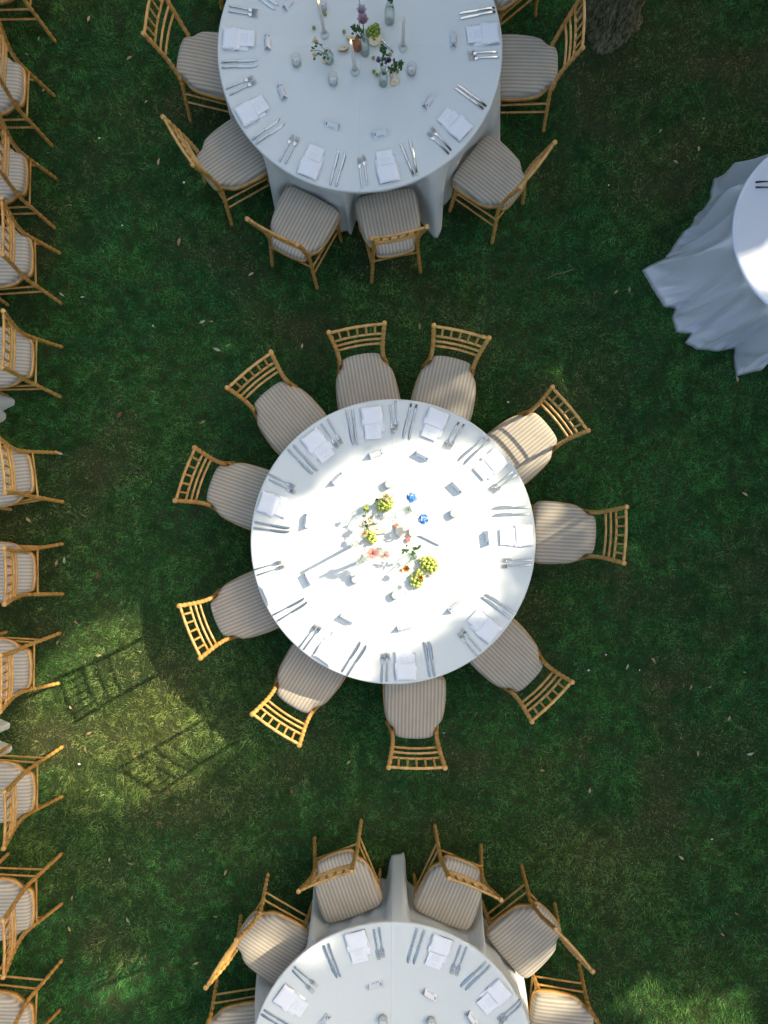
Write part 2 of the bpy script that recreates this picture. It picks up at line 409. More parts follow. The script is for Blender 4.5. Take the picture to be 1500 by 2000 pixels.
M = dict(
    wood=wood_mat(), stripe=stripe_mat(),
    linen=cloth_mat('white_linen', (0.69, 0.71, 0.69), 0.85, 0.1, [('X', -0.0), ('Y', 0.02)]),
    satin=cloth_mat('pale_satin', (0.82, 0.85, 0.93), 0.24, 0.0, [], aniso=0.12, spec=1.0),
    napkin=cloth_mat('napkin_linen', (0.84, 0.84, 0.87), 0.85, 0.1, []),
    menu=paper_mat('menu_paper', 'menu'), card=paper_mat('card_paper', 'card'),
    silver=silver_mat(), glass=glass_mat('clear_glass', (0.985, 0.995, 0.99)), green_glass=glass_mat('tinted_glass', (0.965, 0.99, 0.98)),
    wax=simple('ivory_wax', (0.80, 0.76, 0.68), (0.72, 0.67, 0.58), 60, 0.45, 0.0, 0.2),
    whitewax=simple('white_wax', (0.86, 0.85, 0.83), (0.80, 0.78, 0.76), 60, 0.45, 0.0, 0.2),
    flame=flame_mat(), wick=simple('wick', (0.03, 0.025, 0.02), None, 50, 0.9),
    ground=ground_mat(), bark=bark_mat(),
    grass=leafy_mat('grass_blades', None, None, 0.2, 'Col', 0.5, True),
    crown=leafy_mat('tree_leaves', (0.075, 0.12, 0.03), (0.035, 0.07, 0.015), 0.2, None, 0.5, True),
    dry=leafy_mat('dry_leaf', (0.50, 0.37, 0.22), (0.32, 0.21, 0.10), 0.15),
    rust=leafy_mat('rust_leaf', (0.33, 0.14, 0.06), (0.20, 0.07, 0.03), 0.15),
    pale=leafy_mat('pale_leaf', (0.42, 0.45, 0.33), (0.28, 0.32, 0.2), 0.15),
    stem=leafy_mat('flower_stem', (0.12, 0.20, 0.05), (0.07, 0.13, 0.03), 0.1),
    leaf=leafy_mat('flower_leaf', (0.08, 0.17, 0.05), (0.03, 0.09, 0.03), 0.25),
    blue=leafy_mat('blue_petal', (0.16, 0.42, 0.86), (0.04, 0.20, 0.62), 0.2),
    pink=leafy_mat('pink_petal', (0.88, 0.60, 0.54), (0.84, 0.42, 0.36), 0.25),
    palepink=leafy_mat('pale_pink_petal', (0.90, 0.76, 0.72), (0.86, 0.62, 0.58), 0.25),
    rose=leafy_mat('dusty_rose_petal', (0.66, 0.50, 0.53), (0.50, 0.32, 0.38), 0.25),
    palerose=leafy_mat('pale_rose_petal', (0.70, 0.64, 0.68), (0.58, 0.50, 0.55), 0.25),
    purple=leafy_mat('purple_petal', (0.36, 0.22, 0.42), (0.20, 0.10, 0.26), 0.2),
    cream=leafy_mat('cream_petal', (0.76, 0.66, 0.44), (0.62, 0.48, 0.28), 0.25),
    orange=leafy_mat('orange_petal', (0.80, 0.45, 0.12), (0.55, 0.24, 0.05), 0.25),
    whitepetal=leafy_mat('white_petal', (0.84, 0.78, 0.76), (0.76, 0.66, 0.62), 0.25),
    grape=simple('green_grape', (0.56, 0.60, 0.16), (0.38, 0.46, 0.08), 60, 0.3, 0, 0.25),
    grape_dark=simple('dark_green_grape', (0.26, 0.34, 0.05), (0.18, 0.25, 0.03), 60, 0.3, 0, 0.2),
    flesh=simple('pear_flesh', (0.78, 0.70, 0.46), (0.64, 0.52, 0.30), 45, 0.5, 0.1, 0.1),
    paleflesh=simple('pale_flesh', (0.84, 0.77, 0.62), (0.80, 0.66, 0.50), 45, 0.5, 0.1, 0.1),
    brownskin=simple('russet_skin', (0.42, 0.14, 0.04), (0.25, 0.07, 0.02), 40, 0.45),
    greenskin=simple('green_skin', (0.40, 0.45, 0.09), (0.28, 0.33, 0.06), 40, 0.4),
    figskin=simple('fig_skin', (0.45, 0.16, 0.10), (0.24, 0.06, 0.06), 40, 0.5),
    figflesh=simple('fig_flesh', (0.72, 0.25, 0.16), (0.50, 0.12, 0.08), 160, 0.4, 0.2),
    peachskin=simple('peach_skin', (0.80, 0.42, 0.20), (0.66, 0.22, 0.12), 40, 0.6),
    seed=simple('fruit_core', (0.40, 0.22, 0.10), (0.25, 0.12, 0.05), 90, 0.6),
    board=simple('plywood', (0.40, 0.28, 0.16), (0.30, 0.20, 0.11), 12, 0.7),
    steel=simple('grey_steel', (0.3, 0.3, 0.31), None, 40, 0.4, metallic=0.9),
    twig=simple('twig', (0.30, 0.24, 0.18), (0.18, 0.13, 0.09), 40, 0.8),
)

# ------------------------------------------------------------------ mesh helpers
class MB:
    def __init__(self):
        self.v = []
        self.f = []
    def add(self, vs, fs):
        o = len(self.v)
        self.v += [tuple(p) for p in vs]
        self.f += [tuple(i + o for i in f) for f in fs]
    def box(self, c, s, rz=0.0):
        x, y, z = s[0] / 2, s[1] / 2, s[2] / 2
        cs, sn = math.cos(rz), math.sin(rz)
        vs = []
        for dz in (-z, z):
            for dx, dy in ((-x, -y), (x, -y), (x, y), (-x, y)):
                vs.append((c[0] + dx * cs - dy * sn, c[1] + dx * sn + dy * cs, c[2] + dz))
        self.add(vs, [(3, 2, 1, 0), (4, 5, 6, 7), (0, 1, 5, 4), (1, 2, 6, 5), (2, 3, 7, 6), (3, 0, 4, 7)])
    def tube(self, pts, rad, segs=8, cap=True):
        pts = [Vector(p) for p in pts]
        n = len(pts)
        if isinstance(rad, (int, float)):
            rad = [rad] * n
        t0 = (pts[1] - pts[0]).normalized()
        up = Vector((0, 0, 1)) if abs(t0.z) < 0.9 else Vector((1, 0, 0))
        nrm = t0.cross(up).normalized()
        vs = []
        for i in range(n):
            t = (pts[min(i + 1, n - 1)] - pts[max(i - 1, 0)]).normalized()
            nrm = (nrm - t * nrm.dot(t)).normalized()
            bn = t.cross(nrm)
            for k in range(segs):
                a = 2 * math.pi * k / segs
                vs.append(pts[i] + (nrm * math.cos(a) + bn * math.sin(a)) * rad[i])
        fs = []
        for i in range(n - 1):
            for k in range(segs):
                k2 = (k + 1) % segs
                fs.append((i * segs + k, i * segs + k2, (i + 1) * segs + k2, (i + 1) * segs + k))
        if cap:
            fs.append(tuple(range(segs - 1, -1, -1)))
            fs.append(tuple((n - 1) * segs + k for k in range(segs)))
        self.add(vs, fs)
    def lathe(self, prof, segs=16, c=(0, 0, 0), arc=2 * math.pi, closed=True):
        vs = []
        n = len(prof)
        m = segs if closed else segs + 1
        for k in range(m):
            a = arc * k / segs
            for r, z in prof:
                vs.append((c[0] + r * math.cos(a), c[1] + r * math.sin(a), c[2] + z))
        fs = []
        for k in range(segs):
            k2 = (k + 1) % m
            for i in range(n - 1):
                fs.append((k * n + i, k2 * n + i, k2 * n + i + 1, k * n + i + 1))
        self.add(vs, fs)
    def sphere(self, c, r, sx=1, sy=1, sz=1, seg=8, rings=6):
        vs = [(c[0], c[1], c[2] + r * sz)]
        for i in range(1, rings):
            p = math.pi * i / rings
            for k in range(seg):
                a = 2 * math.pi * k / seg
                vs.append((c[0] + r * sx * math.sin(p) * math.cos(a), c[1] + r * sy * math.sin(p) * math.sin(a), c[2] + r * sz * math.cos(p)))
        vs.append((c[0], c[1], c[2] - r * sz))
        fs = []
        for k in range(seg):
            fs.append((0, 1 + k, 1 + (k + 1) % seg))
        for i in range(rings - 2):
            for k in range(seg):
                a = 1 + i * seg
                fs.append((a + k, a + seg + k, a + seg + (k + 1) % seg, a + (k + 1) % seg))
        b = 1 + (rings - 2) * seg
        for k in range(seg):
            fs.append((b + k, len(vs) - 1, b + (k + 1) % seg))
        self.add(vs, fs)
    def petal(self, base, d, side, ln, w, cup=0.2):
        base = Vector(base); d = Vector(d).normalized(); side = Vector(side).normalized()
        nrm = d.cross(side).normalized()
        mid = base + d * ln * 0.55 + nrm * cup * ln * 0.25
        tip = base + d * ln + nrm * cup * ln
        self.add([base, mid + side * w / 2 + nrm * cup * w * .3, tip, mid - side * w / 2 + nrm * cup * w * .3, mid], [(0, 1, 4), (1, 2, 4), (4, 2, 3), (0, 4, 3)])
    def build(self, name, mat, parent=None, smooth=True):
        me = bpy.data.meshes.new(name)
        me.from_pydata(self.v, [], self.f)
        me.materials.append(mat)
        if smooth:
            me.polygons.foreach_set('use_smooth', [True] * len(me.polygons))
        me.update()
        o = bpy.data.objects.new(name, me)
        COL.objects.link(o)
        if parent is not None:
            o.parent = parent
        return o

def auto_sharp(o, ang=40):
    me = o.data
    me.update()
    try:
        me.set_sharp_from_angle(angle=R(ang))
    except Exception:
        pass
    return o

def tag(o, label=None, cat=None, group=None, kind=None):
    if label: o['label'] = label
    if cat: o['category'] = cat
    if group: o['group'] = group
    if kind: o['kind'] = kind
    return o

def thing(name, label, cat, loc=(0, 0, 0), rz=0.0, group=None):
    o = bpy.data.objects.new(name, None)
    COL.objects.link(o)
    o.empty_display_size = 0.05
    o.location = loc
    o.rotation_euler = (0, 0, rz)
    return tag(o, label, cat, group)

def copy_tree(o, parent=None):
    c = o.copy()
    COL.objects.link(c)
    c.parent = parent
    for ch in list(o.children):
        copy_tree(ch, c)
    return c

def catmull(pts, per=6, closed=False):
    pts = [Vector(p) for p in pts]
    n = len(pts)
    out = []
    rngi = range(n) if closed else range(n - 1)
    for i in rngi:
        if closed:
            p0, p1, p2, p3 = pts[(i - 1) % n], pts[i], pts[(i + 1) % n], pts[(i + 2) % n]
        else:
            p0, p1, p2, p3 = pts[max(i - 1, 0)], pts[i], pts[i + 1], pts[min(i + 2, n - 1)]
        for k in range(per):
            t = k / per
            out.append(0.5 * ((2 * p1) + (p2 - p0) * t + (2 * p0 - 5 * p1 + 4 * p2 - p3) * t * t + (3 * p1 - p0 - 3 * p2 + p3) * t ** 3))
    if not closed:
        out.append(pts[-1])
    return out

def path_at(path, s):
    acc = 0
    for a, b in zip(path[:-1], path[1:]):
        d = (b - a).length
        if acc + d >= s:
            return a.lerp(b, (s - acc) / max(d, 1e-9))
        acc += d
    return path[-1]

def node_tube(mb, ctrl, r, pitch, swell=1.25, r_end=None, segs=8, cap_ball=False, phase=0.5):
    """Turned bamboo-style stick: a tube with a raised ring at each node."""
    path = catmull(ctrl, 8) if len(ctrl) > 2 else [Vector(ctrl[0]), Vector(ctrl[1])]
    tot = sum((b - a).length for a, b in zip(path[:-1], path[1:]))
    r_end = r if r_end is None else r_end
    ss = {0.0: 1.0, tot: 1.0}
    s = pitch * phase
    while s < tot - 0.012:
        ss[s - 0.009] = 1.0
        ss[s - 0.003] = swell
        ss[s + 0.003] = swell
        ss[s + 0.009] = 1.0
        s += pitch
    if cap_ball:
        ss[tot - 0.012] = 1.0
        ss[tot - 0.008] = 1.18
        ss[tot - 0.002] = 1.15
        ss[tot] = 0.75
    keys = sorted(k for k in ss if 0 <= k <= tot)
    pts = [path_at(path, k) for k in keys]
    rad = [(r + (r_end - r) * k / tot) * ss[k] for k in keys]
    mb.tube(pts, rad, segs)

def vnoise(x, y, scale, seed):
    """smooth value noise on arrays, 0..1"""
    g = np.random.default_rng(seed).random((256, 256))
    xs, ys = x * scale + 1000.0, y * scale + 1000.0
    xi, yi = np.floor(xs).astype(int), np.floor(ys).astype(int)
    fx, fy = xs - xi, ys - yi
    fx = fx * fx * (3 - 2 * fx); fy = fy * fy * (3 - 2 * fy)
    a = g[xi % 256, yi % 256]; b = g[(xi + 1) % 256, yi % 256]
    c = g[xi % 256, (yi + 1) % 256]; d = g[(xi + 1) % 256, (yi + 1) % 256]
    return (a * (1 - fx) + b * fx) * (1 - fy) + (c * (1 - fx) + d * fx) * fy

def tri_mesh(name, co, tris, mat, parent=None, cols=None, smooth=False):
    me = bpy.data.meshes.new(name)
    nv, ntri = len(co), len(tris)
    me.vertices.add(nv)
    me.vertices.foreach_set('co', np.ascontiguousarray(co, dtype=np.float32).ravel())
    me.loops.add(ntri * 3)
    me.loops.foreach_set('vertex_index', np.ascontiguousarray(tris, dtype=np.int32).ravel())
    me.polygons.add(ntri)
    me.polygons.foreach_set('loop_start', np.arange(0, ntri * 3, 3, dtype=np.int32))
    if smooth:
        me.polygons.foreach_set('use_smooth', np.ones(ntri, dtype=bool))
    me.update(calc_edges=True)
    if cols is not None:
        at = me.attributes.new('Col', 'FLOAT_COLOR', 'POINT')
        at.data.foreach_set('color', np.ascontiguousarray(cols, dtype=np.float32).ravel())
    me.materials.append(mat)
    o = bpy.data.objects.new(name, me)
    COL.objects.link(o)
    if parent is not None:
        o.parent = parent
    return o

# ------------------------------------------------------------------ ground and lawn
mb = MB()
gs = 220.0
mb.add([(-gs, -gs, 0), (gs, -gs, 0), (gs, gs, 0), (-gs, gs, 0)], [(0, 1, 2, 3)])
tag(mb.build('ground', M['ground'], smooth=False), kind='structure')

def build_lawn():
    def pts(n, x0, x1, y0, y1):
        return nrng.uniform(x0, x1, n), nrng.uniform(y0, y1, n)
    X1, Y1 = pts(700000, -3.2, 3.2, -3.95, 4.35)
    X2, Y2 = pts(160000, -5.0, 5.0, -5.8, 6.2)
    keep = (np.abs(X2) > 3.2) | (Y2 > 4.35) | (Y2 < -3.95)
    x = np.concatenate([X1, X2[keep]]); y = np.concatenate([Y1, Y2[keep]])
    def fbm(f, sd):
        return (vnoise(x, y, f, sd) + 0.5 * vnoise(x, y, f * 2.1, sd + 50) + 0.25 * vnoise(x, y, f * 4.3, sd + 90)) / 1.75
    big = fbm(0.8, 1)
    mid = fbm(5.0, 3)
    thin = fbm(1.9, 4)
    fine = fbm(16.0, 8)
    # bare, trodden spots: round the trunk and here and there on the lawn
    worn = 0.55 * np.exp(-((x - 2.05) ** 2 / 0.10 + (y - 3.35) ** 2 / 0.40)) + 0.5 * np.exp(-((x - 1.6) ** 2 + (y - 3.45) ** 2) / 0.07)
    for wx, wy, wr, wa in ((-0.6, -1.95, .30, .35), (-1.35, -1.65, .25, .3), (1.55, 1.75, .22, .35), (-2.0, 2.6, .4, .25), (2.1, -0.4, .3, .3), (-1.2, 0.5, .3, .25), (1.4, -1.6, .4, .2), (-1.3, -1.9, 1.0, .17), (-0.3, -1.9, .6, .2), (1.9, -1.0, .8, .15), (-1.6, 0.2, .7, .15)):
        worn += wa * np.exp(-((x - wx) ** 2 + (y - wy) ** 2) / wr ** 2)
    dryness = np.clip((0.435 - thin) * 3.0 + (fine - 0.5) * 0.9 + worn, 0, 1)
    k = nrng.random(len(x)) < np.clip(1.05 - 0.60 * dryness, 0.3, 1.0)
    x, y, big, mid, fine, dryness = x[k], y[k], big[k], mid[k], fine[k], dryness[k]
    n = len(x)
    # clumped direction field so that blades lie together in tufts
    ang = 2 * np.pi * (vnoise(x, y, 5.0, 6) * 1.5 + vnoise(x, y, 17.0, 7) * 0.9) + nrng.normal(0, 0.9, n)
    ln = nrng.uniform(0.017, 0.046, n) * (0.65 + 0.7 * mid) * (1 - 0.35 * dryness)
    el = nrng.uniform(0.08, 0.75, n)
    wd = nrng.uniform(0.0026, 0.0046, n)
    long_ = nrng.random(n) < 0.010
    ln[long_] *= 2.0
    dx, dy = np.cos(ang), np.sin(ang)
    px, py = -dy, dx
    z0 = np.where(nrng.random(n) < 0.5, -0.002, 0.004 + 0.010 * nrng.random(n) * mid)
    b0 = np.stack([x - px * wd / 2, y - py * wd / 2, z0], 1)
    b1 = np.stack([x + px * wd / 2, y + py * wd / 2, z0], 1)
    tp = np.stack([x + dx * ln * np.cos(el), y + dy * ln * np.cos(el), z0 + 0.004 + ln * np.sin(el)], 1)
    co = np.stack([b0, b1, tp], 1).reshape(-1, 3)
    tris = np.arange(n * 3).reshape(-1, 3)
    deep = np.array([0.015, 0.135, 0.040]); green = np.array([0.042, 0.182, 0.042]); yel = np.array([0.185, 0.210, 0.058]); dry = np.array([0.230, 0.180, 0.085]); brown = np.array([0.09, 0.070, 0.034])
    t1 = np.clip((mid - 0.28) / 0.45 + nrng.normal(0, 0.25, n), 0, 1)[:, None]
    c = deep * (1 - t1) + green * t1
    t2 = np.clip((big - 0.53) * 2.2 + nrng.normal(0, 0.18, n) + 0.60 * np.exp(-((x + 1.75) ** 2 + (y + 1.45) ** 2) / 1.1), 0, 0.92)[:, None]  # extra yellow at lower left: drier grass, and sun-patch brightness painted in
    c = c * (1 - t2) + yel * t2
    t3 = np.clip(dryness * 0.75 + nrng.normal(0, 0.22, n), 0, 0.9)[:, None]
    hay = np.where((nrng.random(n) < 0.45)[:, None], dry, brown)
    c = c * (1 - t3) + hay * t3
    tuft = np.clip(0.55 + 1.5 * (fine - 0.22), 0.45, 1.6)[:, None]
    c = np.clip(c * 1.08 * tuft * np.exp(nrng.normal(-0.05, 0.40, (n, 1))), 0, 0.5)
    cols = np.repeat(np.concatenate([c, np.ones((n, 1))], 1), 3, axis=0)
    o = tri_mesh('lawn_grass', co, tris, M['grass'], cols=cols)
    tag(o, 'dark green mown lawn with drier tan patches', 'grass', kind='stuff')
build_lawn()

# ------------------------------------------------------------------ trees: trunk, limbs, crown of leaves
def sun_ground(p):
    """where the sun ray through p meets the ground (arrays)"""
    k = p[:, 2] / SUN.z
    return p[:, 0] - SUN.x * k, p[:, 1] - SUN.y * k

A = np.array([SUN_AZ.x, SUN_AZ.y]); U = np.array([-SUN_AZ.y, SUN_AZ.x])
# gaps cut in the unseen crowns to place the sun patches: (ground x, y, half length along the sun, half width, openness)
GAPS = [(-0.95, -0.62, 1.36, 0.93, 1.0, 0.50), (-1.85, -1.28, 1.15, 0.82, 1.0, 0.30), (-2.03, -3.38, 0.30, 0.22, 1.0, 0.3), (2.35, -3.70, 0.60, 0.32, 1.0, 0.3), (1.90, -3.48, 0.30, 0.20, 1.0, 0.3),
        (-1.10, 1.39, 0.20, 0.18, 0.95, 0.3), (2.02, 0.62, 0.20, 0.18, 0.9, 0.4), (1.86, -0.15, 0.26, 0.17, 0.95, 0.3), (1.9, -0.57, 0.18, 0.16, 0.85, 0.3), (0.47, -3.42, 0.45, 0.30, 1.0, 0.35),
        (0.38, 0.38, 0.42, 0.34, 1.0, 0.3), (-0.15, 0.55, 0.30, 0.26, 0.93, 0.4), (0.55, -0.30, 0.34, 0.26, 0.92, 0.5), (1.55, 1.22, 0.50, 0.36, 0.98, 0.5), (-0.80, 2.10, 0.16, 0.14, 0.85, 0.4), (-1.47, -3.2, 0.20, 0.17, 1.0, 0.3), (-3.2, -1.9, 0.3, 0.3, 0.8, 0.4)]
def openness(gx, gy):
    o = np.zeros_like(gx)
    for cx, cy, a, u, s, soft in GAPS:
        da = ((gx - cx) * A[0] + (gy - cy) * A[1]) / a
        du = ((gx - cx) * U[0] + (gy - cy) * U[1]) / u
        d = np.sqrt(da ** 2 + du ** 2)
        o = np.maximum(o, s * np.clip((1.16 - d) / soft, 0, 1))
    return o

def crown_tris(centre, rad, count, gaps=True, size=0.23, zmin=1.8):
    n = count
    d = nrng.normal(size=(n, 3)); d /= np.linalg.norm(d, axis=1)[:, None]
    r = nrng.random(n) ** (1 / 2.4)
    lump = 0.86 + 0.25 * vnoise(np.arctan2(d[:, 1], d[:, 0]) * 1.5, d[:, 2] * 2.0, 1.0, int(abs(centre[0]) * 10) % 97)
    p = np.array(centre) + d * r[:, None] * np.array(rad) * lump[:, None]
    keep = p[:, 2] > zmin
    if gaps:
        gx, gy = sun_ground(p)
        keep &= nrng.random(n) > openness(gx, gy)
    p = p[keep]; n = len(p)
    a = nrng.normal(size=(n, 3)); a /= np.linalg.norm(a, axis=1)[:, None]
    b = np.cross(a, nrng.normal(size=(n, 3))); b /= np.linalg.norm(b, axis=1)[:, None]
    s = nrng.uniform(0.7, 1.25, n)[:, None] * size
    co = np.stack([p - a * s * .5, p + b * s * .29, p + a * s * .5, p - b * s * .29], 1).reshape(-1, 3)
    i = np.arange(n)[:, None] * 4
    tris = np.concatenate([i + [0, 1, 2], i + [0, 2, 3]], 1).reshape(-1, 3)
    return co, tris

def make_tree(label, base, r0, top, crowns, count, detailed=False):
    t = thing('shade_tree', label, 'tree', (base[0], base[1], 0))
    segs, rows = (96, 110) if detailed else (14, 12)
    H = top[2]
    vs, fs = [], []
    for i in range(rows + 1):
        z = H * (i / rows) ** (1.6 if detailed else 1.0) - 0.05 * (i == 0)
        q = max(z, 0) / H
        rr = r0 * (1.0 - 0.55 * q) + r0 * 0.30 * math.exp(-max(z, 0) / 0.10)
        cx, cy = (top[0] - base[0]) * q ** 1.4, (top[1] - base[1]) * q ** 1.4
        for k in range(segs):
            a = 2 * math.pi * k / segs
            lob = 1 + 0.05 * math.sin(3 * a + 1.0) + 0.04 * math.sin(5 * a + z) + 0.10 * math.exp(-max(z, 0) / 0.12) * math.sin(4 * a + 2)
            vs.append((cx + rr * lob * math.cos(a), cy + rr * lob * math.sin(a), z))
    if detailed:
        arr = np.array(vs)
        ang = np.arctan2(arr[:, 1], arr[:, 0]) * r0
        # furrowed plates: ridges stretched along the stem
        nz = vnoise(ang * 1.0, arr[:, 2] * 0.22 + ang * 0.15, 46, 21) * 0.6 + vnoise(ang, arr[:, 2] * 0.3, 90, 22) * 0.4
        disp = (np.abs(nz - 0.5) * 2) ** 0.7 * 0.030
        rad = np.hypot(arr[:, 0], arr[:, 1])
        arr[:, :2] *= (1 + (disp / np.maximum(rad, 0.05)))[:, None]
        vs = [tuple(p) for p in arr]
    for i in range(rows):
        for k in range(segs):
            k2 = (k + 1) % segs
            fs.append((i * segs + k, i * segs + k2, (i + 1) * segs + k2, (i + 1) * segs + k))
    m = MB(); m.add(vs, fs)
    m.build('trunk', M['bark'], t)
    m = MB()
    for c, rd in crowns:
        for q in range(7):
            d = Vector((rng.uniform(-1, 1), rng.uniform(-1, 1), rng.uniform(-0.4, 1))).normalized()
            e = Vector((c[0] + d.x * rd[0] * .75 - base[0], c[1] + d.y * rd[1] * .75 - base[1], c[2] + d.z * rd[2] * .7))
            s = Vector(((top[0] - base[0]) * .8, (top[1] - base[1]) * .8, H * rng.uniform(.78, .97)))
            mid = s.lerp(e, .5) + Vector((0, 0, .35))
            m.tube(catmull([s, mid, e], 5), [r0 * .38 * (1 - j / 10 * .85) for j in range(11)], 7)
    m.build('limb', M['bark'], t)
    for c, rd in crowns:
        co, tris = crown_tris((c[0] - base[0], c[1] - base[1], c[2]), rd, count, False)
        tri_mesh('crown', co, tris, M['crown'], t)['kind'] = 'stuff'
    return t

def along(u, l):
    return (SUN.x * l + U[0] * u, SUN.y * l + U[1] * u, SUN.z * l)
make_tree('rough-barked tree trunk at the upper edge behind a dining chair', (1.655, 3.84, 0), 0.165, (2.2, 4.7, 6.6),
          [((2.6, 5.2, 8.6), (2.6, 2.4, 2.2))], 9000, True)

def build_unseen_woodland():
    """unseen trees in one mass: shade-casting crowns toward the sun, plus an added ring"""
    cos, trs, mi = [], [], []
    off = 0
    def put(co, tris, m):
        nonlocal off
        cos.append(co); trs.append(tris + off); mi.append(np.full(len(tris), m, dtype=np.int32)); off += len(co)
    def trunk(x, y, z1, r):
        g = 10
        a = np.arange(g) * 2 * np.pi / g
        rows = []
        for q in (0, .15, .5, 1.0):
            rr = r * (1.25 if q == 0 else 1 - .45 * q)
            rows.append(np.stack([x + rr * np.cos(a), y + rr * np.sin(a), np.full(g, z1 * q)], 1))
        co = np.concatenate(rows)
        t = []
        for i in range(3):
            for k in range(g):
                k2 = (k + 1) % g
                t += [(i * g + k, i * g + k2, (i + 1) * g + k2), (i * g + k, (i + 1) * g + k2, (i + 1) * g + k)]
        put(co, np.array(t), 1)
    for (u, l, rr) in ((-4.9, 11.0, 3.3), (-1.7, 13.0, 3.5), (1.7, 10.8, 3.4), (5.0, 12.6, 3.5)):
        c = along(u, l)
        put(*crown_tris(c, (rr, rr, rr * 0.92), 34000, True), 0)
        trunk(c[0] + .3, c[1] - .2, c[2], 0.22)
    k = 0
    for deg in list(range(60, 360, 24)) + [372, 384]:  # ring of unseen trees added to cut low sky light on skirts and grass
        rad = 11.5 + 1.6 * math.sin(k * 2.3)
        cx, cy = rad * math.cos(R(deg)) * 0.93, rad * math.sin(R(deg)) * 1.05
        put(*crown_tris((cx, cy, 3.2 + .6 * math.sin(k * 1.7)), (2.9, 2.9, 2.9), 4200, True, 0.55, 0.3), 0)
        trunk(cx, cy, 5.0, 0.25)
        k += 1
    co = np.concatenate(cos); tr = np.concatenate(trs); mm = np.concatenate(mi)
    o = tri_mesh('unseen_woodland', co, tr, M['crown'])
    o.data.materials.append(M['bark'])
    o.data.polygons.foreach_set('material_index', mm)
    tag(o, 'unseen leafy trees toward the sun, plus a ring added to dim low sky', 'unseen_woodland', kind='stuff')
build_unseen_woodland()

# ------------------------------------------------------------------ tables and cloths
def chair_front(key):
    """front edge of a seat in world coordinates"""
    x, y, a = CHAIRS[key]
    a = R(a)
    out = []
    for lx in np.linspace(-0.225, 0.225, 11):
        ly = 0.232
        out.append((x + lx * math.cos(a) - ly * math.sin(a), y + lx * math.sin(a) + ly * math.cos(a)))
    return out

def angd(a, b):
    return (a - b + math.pi) % (2 * math.pi) - math.pi

